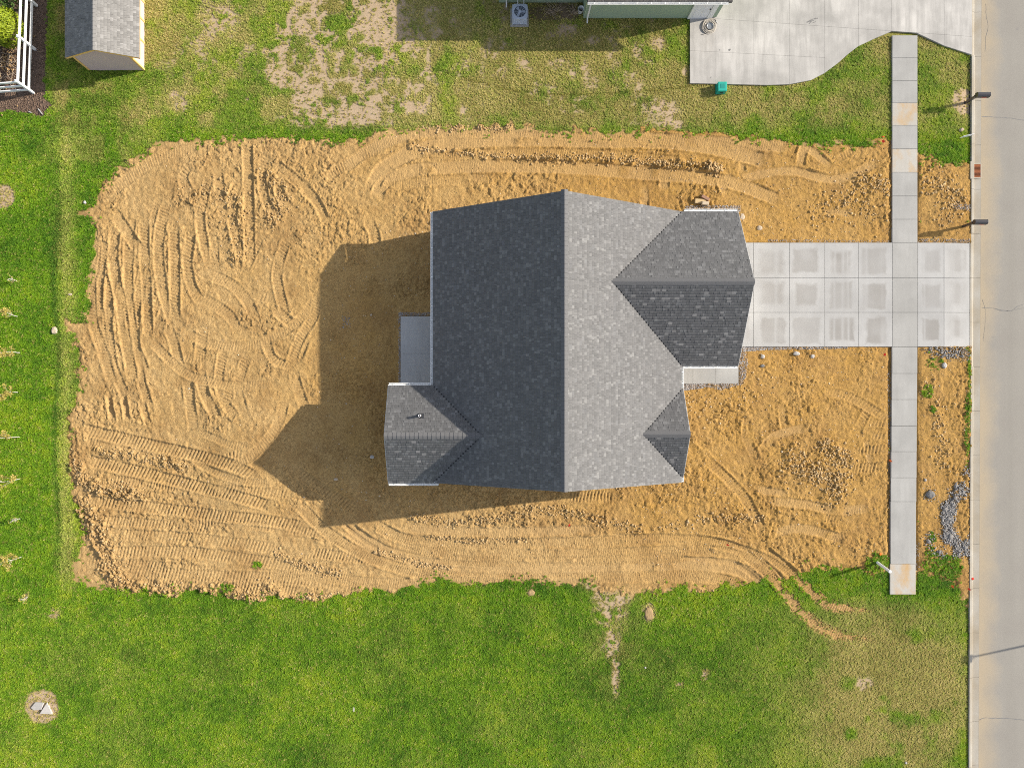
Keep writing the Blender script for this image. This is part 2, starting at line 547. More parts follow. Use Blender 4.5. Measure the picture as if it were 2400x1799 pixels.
M['leaf_young'] = leaf_mat('young_leaf', (0.30,0.25,0.06), (0.52,0.42,0.10))
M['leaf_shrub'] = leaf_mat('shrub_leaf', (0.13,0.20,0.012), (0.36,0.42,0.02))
M['leaf_weed'] = leaf_mat('weed_leaf', (0.03,0.07,0.012), (0.10,0.17,0.03))
#PART2
# ------------------------------------------------------------------ ground: soil masks (photograph pixels on the lawn plane)
PM = FP / CH      # pixels per metre on the lawn plane
DIRT = [(217,445),(255,405),(300,372),(345,340),(370,326),(410,318),(450,312),(520,316),(600,310),(700,318),(760,324),(820,318),(870,305),
 (900,300),(960,292),(1050,288),(1120,290),(1200,290),(1300,293),(1400,300),(1500,298),(1640,302),(1700,308),(1800,314),(1870,322),
 (1920,328),(1990,320),(2040,324),(2090,308),(2124,306),(2124,1345),(2050,1345),(2000,1352),(1950,1342),(1915,1335),(1870,1352),(1800,1371),(1740,1384),(1700,1390),
 (1650,1402),(1600,1392),(1550,1390),(1510,1397),(1470,1402),(1400,1386),(1380,1375),(1310,1373),(1200,1371),(1150,1376),(1060,1373),
 (960,1380),(930,1388),(870,1393),(820,1395),(780,1401),(740,1411),(690,1408),(640,1401),(600,1408),(550,1412),(520,1400),(450,1400),
 (380,1406),(340,1401),(290,1398),(250,1386),(200,1375),(174,1368),(172,1345),(170,1300),(182,1255),(166,1200),(158,1150),(150,1100),
 (158,1030),(152,980),(170,950),(172,900),(165,880),(170,850),(160,800),(135,768),(123,745),(150,733),(184,735),(190,700),(200,640),
 (205,600),(212,540),(185,495),(215,470)]
VERGE1 = [(2118,352),(2150,352),(2180,358),(2205,370),(2245,376),(2310,380),(2310,590),(2118,590)]
VERGE2 = [(2118,790),(2310,790),(2310,900),(2310,1130),(2310,1330),(2290,1420),(2262,1425),(2240,1392),(2200,1356),(2172,1352),(2118,1362)]
STRIPS = [([(1735,1290),(1790,1335),(1845,1395),(1893,1448),(1950,1482),(2045,1498)],13),
          ([(1785,1285),(1855,1342),(1902,1388),(1955,1420),(2085,1436)],13)]
def path_dist(px, py, path):
    d2 = np.full(px.shape, 1e18)
    for i in range(len(path)-1):
        x0,y0 = path[i]; ex,ey = path[i+1]-path[i]
        t = np.clip(((px-x0)*ex+(py-y0)*ey)/(ex*ex+ey*ey+1e-12),0,1)
        d2 = np.minimum(d2,(px-x0-t*ex)**2+(py-y0-t*ey)**2)
    return np.sqrt(d2)
GX = np.arange(60, 2320, 5.0); GY = np.arange(230, 1560, 5.0)
_gx, _gy = np.meshgrid(GX, GY)
_s = np.maximum(sdf_poly(_gx,_gy,DIRT), np.maximum(sdf_poly(_gx,_gy,VERGE1), sdf_poly(_gx,_gy,VERGE2)))
STR = np.full(_s.shape,-99.)
for pts, hw in STRIPS:
    p_ = smooth_path(pts, 15)
    dd = path_dist(_gx,_gy,p_)
    fade = np.clip((2070-_gx)/110, 0.0, 1.0)
    _st = hw*(0.3+0.7*fade)-dd - (1-fade)*8
    _s = np.maximum(_s, _st); STR = np.maximum(STR, _st)
def strip_sdf(px, py):
    u = np.clip((px-GX[0])/5.0, 0, len(GX)-1.001); v = np.clip((py-GY[0])/5.0, 0, len(GY)-1.001)
    i = u.astype(int); j = v.astype(int); fu = u-i; fv = v-j
    r = (STR[j,i]*(1-fu)+STR[j,i+1]*fu)*(1-fv) + (STR[j+1,i]*(1-fu)+STR[j+1,i+1]*fu)*fv
    out = (px<GX[0])|(px>GX[-1])|(py<GY[0])|(py>GY[-1])
    return np.where(out, -3.0, r/PM)
def dirt_sdf(px, py):
    """metres, positive inside the bare soil"""
    u = np.clip((px-GX[0])/5.0, 0, len(GX)-1.001); v = np.clip((py-GY[0])/5.0, 0, len(GY)-1.001)
    i = u.astype(int); j = v.astype(int); fu = u-i; fv = v-j
    r = (_s[j,i]*(1-fu)+_s[j,i+1]*fu)*(1-fv) + (_s[j+1,i]*(1-fu)+_s[j+1,i+1]*fu)*fv
    out = (px<GX[0])|(px>GX[-1])|(py<GY[0])|(py>GY[-1])
    return np.where(out, -3.0, r/PM)

# tracks left by the machines: (points, width px, bar spacing px, depth m, bar height m)
BIG = [([(338,515),(339,586),(341,640),(345,694),(346,748),(348,790)],23,8.0,.05,.035),
 ([(408,525),(410,640),(411,755)],24,8.0,.05,.035), ([(580,330),(583,450),(586,618)],24,7.5,.05,.03),
 ([(502,560),(505,640)],20,7.5,.03,.035), ([(271,528),(266,613),(285,721),(293,789),(304,843),(314,905)],24,7.5,.05,.03),
 ([(214,650),(217,748),(239,816),(266,905)],22,8.0,.05,.03), ([(394,765),(410,810),(425,870)],22,7.5,.04,.03),
 ([(265,495),(295,540),(330,590)],26,8.5,.05,.03), ([(512,400),(520,480),(528,520)],22,7.5,.03,.03),
 ([(190,1004),(326,1036),(434,1060),(543,1087),(610,1120)],27,8.2,.06,.04),
 ([(201,1077),(312,1101),(434,1131),(543,1158),(640,1185)],27,8.2,.06,.04),
 ([(217,1172),(353,1188),(488,1204),(620,1217),(720,1235)],26,8.2,.05,.04),
 ([(271,1252),(407,1258),(560,1272),(680,1290)],25,8.0,.03,.03), ([(258,1293),(434,1293),(600,1312),(760,1335)],26,8.0,.04,.03),
 ([(300,1340),(430,1345),(600,1352),(800,1365)],25,8.0,.03,.03),
 ([(440,880),(448,950),(455,1010)],24,7.5,.04,.03), ([(540,900),(530,960)],22,7.5,.03,.03),
 ([(255,918),(266,990)],14,9,.07,.0), ([(290,920),(300,988)],14,9,.07,.0), ([(333,940),(350,1000)],16,8,.07,.02),
 ([(640,380),(690,420),(740,470)],22,7.5,.05,.03), ([(700,420),(740,470),(765,520)],20,7.5,.04,.03),
 ([(860,510),(880,560),(870,590)],24,7.5,.05,.035), ([(640,720),(690,760),(720,740)],24,7.0,.04,.03),
 ([(620,780),(640,840),(690,860)],20,7.0,.05,.03), ([(745,690),(735,740),(700,800),(680,860)],22,7.0,.04,.03),
 ([(760,430),(790,400),(840,370),(900,345)],22,7.0,.04,.03), ([(690,1100),(760,1150),(850,1200)],24,8.0,.05,.03),
 ([(1320,1165),(1450,1160)],24,8.0,.04,.04), ([(1400,1172),(1440,1162)],26,8.0,.05,.04),
 ([(1930,920),(1990,930),(2085,985)],20,8,.03,.02), ([(2028,990),(2085,992)],17,8.2,.04,.045), ([(2035,1022),(2085,1024)],16,8.2,.03,.04),
 ([(1995,1058),(2085,1050)],20,8.2,.04,.045), ([(1990,1098),(2070,1094)],22,8.2,.04,.045), ([(1925,1214),(1980,1220)],20,7.5,.04,.04),
 ([(1940,1270),(1990,1245)],18,7,.03,.03), ([(1960,375),(2010,345)],16,7,.04,.02),
 ([(1660,1080),(1740,1160),(1790,1250)],22,7.5,.04,.025), ([(1830,940),(1838,1010)],18,6,.02,.02)]
SMOOTH = [([(1430,1256),(1560,1258),(1680,1266),(1760,1295),(1815,1340),(1850,1380)],12,6,.09,.0),
 ([(1560,1305),(1660,1312),(1730,1325),(1790,1372)],10,6,.08,.0), ([(800,1225),(860,1272),(930,1306),(1010,1326),(1100,1336)],10,6,.08,.0),
 ([(423,760),(461,792),(502,808),(570,812),(620,800),(690,760),(740,700)],20,6.5,.03,.020),
 ([(353,797),(393,838),(434,873),(488,892),(560,905),(640,900)],20,6.5,.03,.020),
 ([(488,642),(543,667),(583,712),(600,750)],24,6.5,.03,.020), ([(448,692),(502,713),(543,746),(566,795)],24,6.5,.03,.020),
 ([(240,470),(300,420),(380,370),(470,345)],26,6.5,.03,.020), ([(225,560),(222,620),(205,690)],22,6.5,.03,.020),
 ([(380,450),(365,490),(355,540)],14,6.5,.03,.020), ([(545,1095),(600,1060),(650,1000),(670,930)],22,6.5,.03,.020),
 ([(450,1075),(520,1110),(600,1130),(640,1125)],16,6.5,.03,.020), ([(470,1010),(540,1040),(600,1045)],15,6.5,.03,.020),
 ([(870,445),(895,400),(945,368),(1010,345),(1100,331),(1200,326),(1400,330),(1560,332),(1700,352),(1800,380)],34,5.6,.05,.010),
 ([(880,470),(900,430),(950,405),(1020,395),(1120,390),(1300,392),(1500,405),(1700,425),(1830,470)],30,5.6,.05,.014),
 ([(800,400),(880,345),(980,312),(1120,308),(1300,312),(1500,322),(1700,335),(1850,345)],26,5.4,.03,.018),
 ([(1000,372),(1200,360),(1400,362),(1600,378)],22,5.4,.03,.02), ([(900,440),(1000,425),(1150,418)],22,5.4,.03,.02),
 ([(812,1236),(871,1277),(926,1302),(1007,1321),(1088,1331),(1200,1334),(1440,1334),(1600,1322),(1720,1330),(1790,1370)],34,5.4,.06,.010),
 ([(700,1180),(760,1240),(840,1292),(920,1325),(1010,1345),(1200,1356),(1440,1352),(1640,1350),(1760,1372)],26,5.2,.04,.022),
 ([(880,1230),(950,1262),(1040,1272),(1200,1274),(1420,1268),(1560,1262),(1680,1272),(1790,1310),(1850,1350)],26,5.2,.05,.024),
 ([(930,1282),(1040,1295),(1200,1298),(1440,1295),(1600,1288),(1720,1298),(1800,1340)],24,5.2,.04,.024),
 ([(1020,1310),(1200,1316),(1440,1312),(1620,1304)],22,5.2,.03,.022),
 ([(950,1235),(1060,1245),(1220,1246),(1400,1240)],22,5.2,.03,.018), ([(620,1345),(760,1352),(900,1366),(1100,1364)],24,5.4,.03,.022),
 ([(1735,1290),(1790,1335),(1845,1395),(1893,1448),(1950,1482),(2045,1498)],25,5.6,.06,.03),
 ([(1785,1285),(1855,1342),(1902,1388),(1955,1420),(2085,1436)],25,5.6,.06,.03),
 ([(1800,1172),(1880,1180),(1960,1195),(2040,1190)],20,6,.03,.012), ([(1810,1250),(1880,1238),(1980,1265)],22,5.4,.03,.018),
 ([(1730,420),(1850,400),(1960,420),(2060,380)],20,6,.05,.0), ([(1780,1060),(1820,1020),(1900,1000)],20,6,.04,.0)]
for x0_,ya,yb in ((232,560,900),(254,640,930),(300,500,880),(318,640,960),(372,470,760),(440,540,720),(470,420,640),(470,760,980),(515,820,980),(545,420,620),(560,830,1000),(615,360,520),(650,560,760),(655,400,500),(690,800,960),(430,380,470)):
    w_ = random.uniform(-12,12)
    BIG.insert(0, ([(x0_+18+w_,ya),(x0_,ya*.6+yb*.4),(x0_+12,ya*.25+yb*.75),(x0_+34-w_,yb)], random.uniform(20,25), random.uniform(7,8.2), .04, .036))
for y0_,xa,xb in ((1040,190,420),(1130,190,500),(1150,480,760),(1225,230,520),(1235,560,760),(1325,200,520),(1372,330,760),(1385,800,1200),(1300,700,900)):
    BIG.insert(0, ([(xa,y0_-8),(xa*.6+xb*.4,y0_),(xb,y0_+14)], random.uniform(20,26), random.uniform(7,8.2), .035, .036))
for _ in range(18):      # more short passes over the back yard
    a = random.uniform(0,6.28); cx = random.uniform(230,720); cy = random.uniform(380,1320)
    L = random.uniform(25,70); bend = random.uniform(-.5,.5)
    pts = [(cx-L*math.cos(a),cy-L*math.sin(a)),(cx+bend*L*.4*math.sin(a),cy-bend*L*.4*math.cos(a)),(cx+L*math.cos(a),cy+L*math.sin(a))]
    BIG.insert(0, (pts, random.uniform(17,24), random.uniform(7,8.5), .03, random.choice((.02,.03,.035))))
for _ in range(14):
    a = random.uniform(0,6.28); cx = random.uniform(1480,2040); cy = random.choice((random.uniform(340,520), random.uniform(900,1280)))
    L = random.uniform(20,60); bend = random.uniform(-.6,.6)
    pts = [(cx-L*math.cos(a),cy-L*math.sin(a)),(cx+bend*L*.4*math.sin(a),cy-bend*L*.4*math.cos(a)),(cx+L*math.cos(a),cy+L*math.sin(a))]
    BIG.insert(0, (pts, random.uniform(14,22), random.uniform(6,8), .03, random.choice((.0,.015,.025))))
# rows of loose clods: (points, half width px, strength)
CLODS = [([(1230,372),(1330,374),(1430,372),(1500,378),(1560,384),(1660,388)],12,.75),
 ([(960,345),(1100,362),(1230,372)],8,.6), ([(940,293),(1080,300),(1200,300)],8,.7), ([(1660,390),(1680,400)],12,1.0), ([(2010,420),(2080,440)],25,.8),
 ([(190,1180),(230,1230),(260,1330),(300,1385),(420,1390),(560,1395),(640,1390)],34,1.0),
 ([(175,1090),(200,1130),(260,1150),(330,1160)],24,.9), ([(230,1060),(340,1075),(430,1095)],18,.7),
 ([(430,470),(520,450),(560,520),(560,600)],30,.5), ([(620,410),(660,460),(640,520)],28,.55),
 ([(960,1210),(1060,1222),(1160,1215),(1260,1195),(1340,1200),(1400,1215),(1500,1240)],12,.8),
 ([(1000,1258),(1120,1266),(1240,1262)],8,.6), ([(1850,1060),(1880,1100),(1920,1110),(1960,1120),(1950,1170)],34,1.1),
 ([(1930,1040),(1990,1080)],20,1.0), ([(1400,1120),(1480,1120),(1600,1100)],18,.6), ([(1560,1230),(1700,1215),(1790,1215)],12,.5),
 ([(1490,1095),(1600,960),(1700,930),(1800,880)],60,.45), ([(2160,420),(2200,440),(2240,460),(2200,520)],30,.6), ([(1900,500),(2000,470),(2060,520)],40,.55),
 ([(880,1290),(980,1318),(1060,1330)],7,.6), ([(640,1290),(700,1320),(800,1345)],12,.6), ([(1210,1390),(1500,1400),(1760,1380)],8,.7),
 ([(640,1400),(800,1395),(1000,1378)],8,.6), ([(2170,900),(2200,1000),(2215,1100)],20,.45)]

HOLES = [(1020,500,1595,1128)]
STEP = 0.042
x0g, x1g = X(100), X(2276.5)
y0g, y1g = Y(1530), Y(270)
xs = np.arange(x0g, x1g, STEP); ys = np.arange(y0g, y1g, STEP)
WX, WY = np.meshgrid(xs, ys)
PX = WX*PM + NX; PY = -WY*PM + NY
SD = dirt_sdf(PX, PY)
STRf = strip_sdf(PX,PY)
SDn = SD + 0.65*(fbm(WX,WY,1.1,4,11)-0.5) + 0.40*(vn(WX,WY,0.26,15)-0.5)
SDn = np.maximum(SDn, STRf + .05 + .16*(vn(WX,WY,.3,16)-.5))
base = 0.02 + 0.10*(fbm(WX,WY,3.2,3,21)-0.5)
rough = sstep(0.36,0.66, fbm(WX,WY,1.7,3,31))*0.75 + 0.2
# calmer ground where the lot was graded by the road side, rough by the west edge
f1,h1,g1 = worley(WX+0.14*vn(WX,WY,.2,4)+.05*vn(WX,WY,.08,8),WY+0.14*vn(WX,WY,.2,5)+.05*vn(WX,WY,.08,9),0.25,1)
f2,h2,g2 = worley(WX+0.07*vn(WX,WY,.1,6),WY+0.07*vn(WX,WY,.1,7),0.13,2)
cl = 0.034*sstep(.02,.26,g1)*(.15+h1**1.5) + 0.024*sstep(.02,.35,g2)*(.1+h2)
crack = np.minimum(np.abs(fbm(WX,WY,.55,2,41)-.5),.05)/.05
rid = 1-np.abs(2*fbm(WX,WY,.30,3,52)-1)
z = base + rough*(1.75*cl + 0.035*(crack-1)*sstep(.45,.65,vn(WX,WY,2.3,44)) + 0.035*(rid-.8)) + 0.055*(fbm(WX,WY,0.19,2,51)-0.5)
dust = np.zeros_like(z)
clod_w = np.zeros_like(z)
def window(pts, hw):
    q = smooth_path(pts, 10)
    mg = hw+14
    i0 = np.searchsorted(xs, (q[:,0].min()-mg-NX)/PM); i1 = np.searchsorted(xs,(q[:,0].max()+mg-NX)/PM)
    j0 = np.searchsorted(ys,-(q[:,1].max()+mg-NY)/PM); j1 = np.searchsorted(ys,-(q[:,1].min()-mg-NY)/PM)
    return q, slice(max(j0,0),max(j1,0)), slice(max(i0,0),max(i1,0))
def lay_clods(pts, hw, st):
    q, sj, si = window(pts, hw)
    if sj.start>=sj.stop or si.start>=si.stop: return
    d = path_dist(PX[sj,si], PY[sj,si], q)
    w = sstep(hw, hw*0.3, d + 8*(vn(WX[sj,si],WY[sj,si],.35,61)-.5)*2)
    z[sj,si] += w*st*(0.02 + 1.7*cl[sj,si])
    clod_w[sj,si] = np.maximum(clod_w[sj,si], w*st)
def lay_track(k, pts, wpx, sp, dep, bar):
    q, sj, si = window(pts, wpx)
    if sj.start>=sj.stop or si.start>=si.stop: return
    px = PX[sj,si]; py = PY[sj,si]
    best = np.full(px.shape,1e18); ss = np.zeros(px.shape); sg = np.zeros(px.shape); acc = 0.0
    for i in range(len(q)-1):
        e = q[i+1]-q[i]; L = math.hypot(*e)
        if L < 1e-6: continue
        t = np.clip(((px-q[i,0])*e[0]+(py-q[i,1])*e[1])/(L*L),0,1)
        dx = px-q[i,0]-t*e[0]; dy = py-q[i,1]-t*e[1]
        d2 = dx*dx+dy*dy
        m = d2<best
        best = np.where(m,d2,best); ss = np.where(m,acc+t*L,ss); sg = np.where(m,np.sign(e[0]*dy-e[1]*dx),sg)
        acc += L
    d = np.sqrt(best); hw = wpx/2
    wx = WX[sj,si]; wy = WY[sj,si]
    pres = sstep(.30,.56, fbm(wx,wy,.9,3,71+k%17)) if k<50 else sstep(.12,.36, fbm(wx,wy,1.1,3,71+k%17))          # where the print survived
    en = min(26.0,acc*.3)
    ends = sstep(-1,en,ss+10*(vn(wx,wy,.25,74)-.5))*sstep(-1,en,acc-ss+10*(vn(wx,wy,.25,76)-.5))
    w = sstep(hw+1.6,hw-1.6,d+4.5*(fbm(wx,wy,.3,2,73)-.5))*ends*(0.12+0.83*pres)
    ph = ss/sp*math.pi + 0.10*sg*d
    prof = np.abs(np.sin(ph))
    prof = 1-(1-prof)**1.6
    b = base[sj,si]
    zz = b - dep*(.6+.6*vn(wx,wy,1.,79)) + bar*(.55+.9*vn(wx,wy,.35,78))*(prof-0.4)*1.6 + 0.25*(z[sj,si]-b) + 0.014*(vn(wx,wy,.09,75)-.5)
    z[sj,si] = z[sj,si]*(1-w) + w*zz
    bm = np.exp(-((d-hw-2.0)/2.2)**2)*ends*(0.3+0.7*pres)*vn(wx,wy,.5,77)
    z[sj,si] += bm*min(.075,dep*1.3)
    dust[sj,si] = np.maximum(dust[sj,si]*(1-w), w*(0.9 if bar<.02 else .35))
for c_ in CLODS[:3]+CLODS[5:8]+CLODS[8:10]: lay_clods(*c_)
for k,tk in enumerate(BIG): lay_track(k,*tk)
for k,tk in enumerate(SMOOTH): lay_track(k+50,*tk)
for c_ in CLODS: lay_clods(c_[0],c_[1],c_[2]*.7)
# excavated edge along slabs, level pads, edge of the soil sheet
def rect_mask(x0,y0,x1,y1,soft):
    return sstep(-soft,0,np.minimum(np.minimum(PX-x0,x1-PX),np.minimum(PY-y0,y1-PY)))
walk = sstep(16,3,np.abs(PX-2090))*0.06*(PY>300) + sstep(9,2,np.abs(PX-2151))*0.03
z -= walk
z -= sstep(1.0,0.0,np.maximum(0,np.maximum(np.abs(PX-1165)-420, np.abs(PY-815)-330))/60)*0.02
edge = np.maximum(sstep(-0.20,0.45,SDn), sstep(-.12,.06,STRf)*.93)
zl = -0.14
z = zl + (np.maximum(z,-0.11)-zl)*edge + 0.012*np.exp(-((SDn-0.10)/0.12)**2)*vn(WX,WY,.35,81)
# raised ground under the tip of the gable shadow in the back yard
z += 0.28*np.exp(-(((PX-590)/110)**2+((PY-1070)/160)**2))*sstep(0,1.5,SD)
for hx0,hy0,hx1,hy1 in ((1640,574,2280,806),(2096,300,2146,1388),(1604,864,1726,894),(944,746,1020,896),(1030,520,1588,1118)):
    m = sstep(-7,0,np.minimum(np.minimum(PX-hx0,hx1-PX),np.minimum(PY-hy0,hy1-PY)))
    z = z*(1-m) + m*np.minimum(z,-0.09)
keep = SDn > -0.30
keep &= ~((PX>1050)&(PX<1570)&(PY>530)&(PY<1100))
keep &= ~((PX>1770)&(PX<2270)&(PY>582)&(PY<798))
# soil tone: ochre clay round the new house and on the road side, paler crust in the back yard
och = 0.12 + 0.75*sstep(1150,1560,PX) + 0.55*np.exp(-(((PX-1200)/330)**2+((PY-380)/110)**2)) + 0.5*np.exp(-(((PX-870)/170)**2+((PY-850)/330)**2)) \
      - 0.45*sstep(1180,1320,PY)*sstep(2000,1500,PX) - 0.25*sstep(1560,1300,PX)*sstep(330,290,PY)
och -= .5*sstep(1370,1410,PY)
och = np.clip(och,0,1)
ny_, nx_ = z.shape
idx = np.arange(ny_*nx_).reshape(ny_,nx_)
kc = keep[:-1,:-1]|keep[1:,:-1]|keep[:-1,1:]|keep[1:,1:]
quads = np.stack([idx[:-1,:-1][kc],idx[:-1,1:][kc],idx[1:,1:][kc],idx[1:,:-1][kc]],axis=1)
used = np.zeros(ny_*nx_,dtype=bool); used[quads.ravel()] = True
remap = np.cumsum(used)-1
co = np.stack([WX.ravel()[used],WY.ravel()[used],z.ravel()[used]],axis=1)
soil = nobj('bare_soil', co, remap[quads], M['soil'], None, True, {'ochre':och.ravel()[used],'dust':dust.ravel()[used]})
tag(soil, kind='structure')
def soil_z(x, y):
    i = int(np.clip(round((x-xs[0])/STEP),0,nx_-1)); j = int(np.clip(round((y-ys[0])/STEP),0,ny_-1))
    return float(z[j,i])

# ------------------------------------------------------------------ lawn sheet
def coarse(a, b):
    return np.concatenate([[-420,-220,-120,-70,-45], np.arange(a,-27,0.5), np.arange(-27,b,0.12)])
KX0 = lambda y: X(2276) + (-y*PM)*0.0   # helper, kerb is drawn straight
kerb_x = lambda py: 2277.0 - 0.0036*(py-0)     # back of the kerb, photograph px
lx = coarse(-36, X(2266)); lx = np.append(lx, [X(2270), 23.78])
ly = np.concatenate([[-420,-220,-120,-70,-45],np.arange(-30,-21.5,0.5),np.arange(-21.5,21.5,0.12),np.arange(21.5,30,.5),[45,70,120,220,420]])
LX,LY = np.meshgrid(lx,ly)
LPX = LX*PM+NX; LPY = -LY*PM+NY
def blob(px,py,cx,cy,rx,ry=None,soft=.35,seed=3):
    ry = ry or rx
    out = np.zeros(np.shape(px)); near = (np.abs(px-cx)<rx*2)&(np.abs(py-cy)<ry*2)
    if not near.any(): return out
    px = px[near]; py = py[near]
    r = np.sqrt(((px-cx)/rx)**2+((py-cy)/ry)**2) + (.8 if soft>.2 else .3)*(fbm(px/PM,py/PM,.45,3,seed)-.5)
    out[near] = sstep(1+soft*.5,1-soft*.5,r)
    return out
MULCH = [(0,-60),(118,-60),(113,60),(110,140),(105,230),(122,250),(112,268),(100,274),(60,266),(-40,262),(-300,262),(-300,-60)]
def mulch_mask(px,py):
    m = sstep(-.08,.08,sdf_poly(px,py,MULCH)/PM + .25*(vn(px/PM,py/PM,.3,91)-.5))
    m = np.maximum(m, .75*blob(px,py,1300,28,75,22,.4,92)*(py<70))
    return m
def bare_mask(px,py):
    wx,wy = px/PM,-py/PM
    n1 = fbm(wx,wy,1.9,4,101); n2 = fbm(wx*1.5,wy*.6,1.1,4,105); n3 = fbm(wx,wy,.30,3,109)
    zone = np.exp(-(((px-830+260*(fbm(wx,wy,1.3,4,117)-.5))/195)**4)) * sstep(325,255,py+20*(n1-.5))
    nn = .25*n1+.35*n2+.4*n3
    b = sstep(.470,.56, nn + .10*zone - .03)*sstep(.1,.5,zone)
    b = np.maximum(b, .9*np.exp(-(((px-930)/60)**2+((py-90)/110)**2))*sstep(.40,.5,nn))
    zone2 = sstep(1040,1180,px)*sstep(1680,1500,px)*sstep(320,270,py)
    b = np.maximum(b, sstep(.555,.63,.3*n1+.3*n2+.4*n3)*zone2*.8)
    zone3 = sstep(330,420,px)*sstep(660,560,px)*sstep(260,120,py)
    b = np.maximum(b, sstep(.545,.62,.3*n1+.3*n2+.4*n3)*zone3*.8)
    fine = sstep(.36,.52,fbm(wx,wy,.16,2,113)+.08)
    for cx,cy,rx,ry in ((515,45,50,40),(415,222,22,14),(425,245,14,18),(465,95,14,10),(1310,150,26,14),(1370,160,12,8),(1230,145,10,7),(1555,255,40,24),(1570,290,40,15),(1690,50,1,1),
                        (1330,70,28,20),(1290,85,12,9),(1392,95,14,10),(1545,100,20,16),(1345,170,10,16),(1605,170,7,9),
                        (1430,1398,46,26),(1430,1435,34,50),(1434,1500,20,44),(1443,1580,10,60),(1425,1370,56,14),(1521,1436,15,22),(1652,1577,13,14),(1595,1605,11,9),
                        (2260,262,1,1),(1245,1388,12,8),(1773,1518,6,6),(64,1397,9,9),(128,1437,16,11),(2025,1600,20,14)):
        if rx>2: b = np.maximum(b, blob(px,py,cx,cy,rx,ry,.9,int(cx)%60+1)*fine)
    for cx,cy,r in ((2260,238,31),(100,1655,40),(12,460,27)):
        b = np.maximum(b, blob(px,py,cx,cy,r,r*1.05,.15,33))
    b *= (1-sstep(2270,2278,px)*(py<200))
    b *= sstep(-170,-70,py)*sstep(-200,-80,px)*sstep(2100,1950,py)
    return np.clip(b,0,1)
def dry_mask(px,py):
    wx,wy = px/PM,-py/PM
    n1 = fbm(wx,wy,2.6,4,121); n2 = fbm(wx,wy,.8,4,125)
    up = sstep(300,220,py)*sstep(90,150,px)                  # neighbour's worn lawn
    up = np.maximum(up, sstep(330,270,py)*sstep(110,180,px))
    mid = sstep(300,480,px)*sstep(1750,1500,px)
    d = up*(0.20+0.78*sstep(.33,.60,.4*n1+.6*n2+.19*sstep(600,1100,px)*sstep(1750,1550,px)-.10))
    d = np.maximum(d, up*sstep(1550,1750,px)*.58*sstep(.25,.6,n2))
    west = np.exp(-((px-158)/24)**2)*sstep(240,330,py)*sstep(1420,1330,py)
    d = np.maximum(d, west*(.15+.55*n2))
    d = np.maximum(d, np.exp(-((px-250)/140)**2)*np.exp(-((py-340)/90)**2)*.5*sstep(.3,.6,n2))
    low = sstep(1380,1440,py)
    se = np.exp(-(((px-2085)/165)**2+((py-1640)/180)**2))
    d = np.maximum(d, low*np.clip(.05+2.0*se*sstep(.25,.55,.4*n1+.6*n2)+.20*sstep(.5,.72,n1)*n2,0,1))
    d = np.maximum(d, .85*sstep(-.25,.0,strip_sdf(px,py))*sstep(1400,1440,py)*sstep(.25,.45,n2))
    d = np.maximum(d, np.exp(-(((px-2010)/70)**2+((py-1450)/45)**2))*.8*sstep(.3,.5,n2))
    d = np.maximum(d, np.exp(-(((px-1435)/60)**2+((py-1470)/140)**2))*.7*sstep(.25,.55,n2))
    d = np.maximum(d, np.exp(-(((px-1960)/90)**2+((py-170)/80)**2))*.55*sstep(.3,.6,n2))
    d = np.maximum(d, np.exp(-(((px-2180)/30)**2+((py-150)/60)**2))*.6*sstep(.3,.6,n2))
    far_ = sstep(-170,-70,py)*sstep(-200,-80,px)*sstep(2100,1950,py)
    d = d*far_+.2*(1-far_)
    return np.clip(d,0,1)
LSD = dirt_sdf(LPX,LPY)
lz = -0.30*sstep(0.35,0.8,LSD) - 0.16*sstep(-.03,.10,strip_sdf(LPX,LPY)) + 0.05*(fbm(LX,LY,2.2,2,141)-.5)*sstep(400,200,np.abs(LX)+np.abs(LY))
for hx0,hy0,hx1,hy1 in ((1600,-200,2300,215),(2075,0,2165,1400)):
    m = sstep(-10,6,np.minimum(np.minimum(LPX-hx0,hx1-LPX),np.minimum(LPY-hy0,hy1-LPY)))
    lz = lz*(1-m) + m*np.minimum(lz,-0.01)
lz -= sstep(2255,2268,LPX)*.05
lz[(LPX>2262)] = np.minimum(lz[(LPX>2262)],-.04)
li = np.arange(LX.size).reshape(LX.shape)
lq = np.stack([li[:-1,:-1].ravel(),li[:-1,1:].ravel(),li[1:,1:].ravel(),li[1:,:-1].ravel()],axis=1)
lawn = nobj('lawn', np.stack([LX.ravel(),LY.ravel(),lz.ravel()],axis=1), lq, M['lawn'], None, True,
            {'earth':sstep(.0,.28,np.maximum(LSD+0.65*(fbm(LX,LY,1.1,4,11)-0.5)+0.40*(vn(LX,LY,0.26,15)-0.5),strip_sdf(LPX,LPY)+.2)).ravel(),'bare':bare_mask(LPX,LPY).ravel(),'dry':dry_mask(LPX,LPY).ravel(),'mulch':mulch_mask(LPX,LPY).ravel()})
tag(lawn, kind='structure')
far = MB(); far.add([(33.3,-420,-.02),(420,-420,-.02),(420,420,-.02),(33.3,420,-.02)],[(0,1,2,3)])
tag(far.obj('far_verge', M['lawn']), kind='structure')
base_o = MB(); base_o.add([(-450,-450,-.6),(450,-450,-.6),(450,450,-.6),(-450,450,-.6)],[(0,1,2,3)])
tag(base_o.obj('earth', M['lawn']), kind='structure')

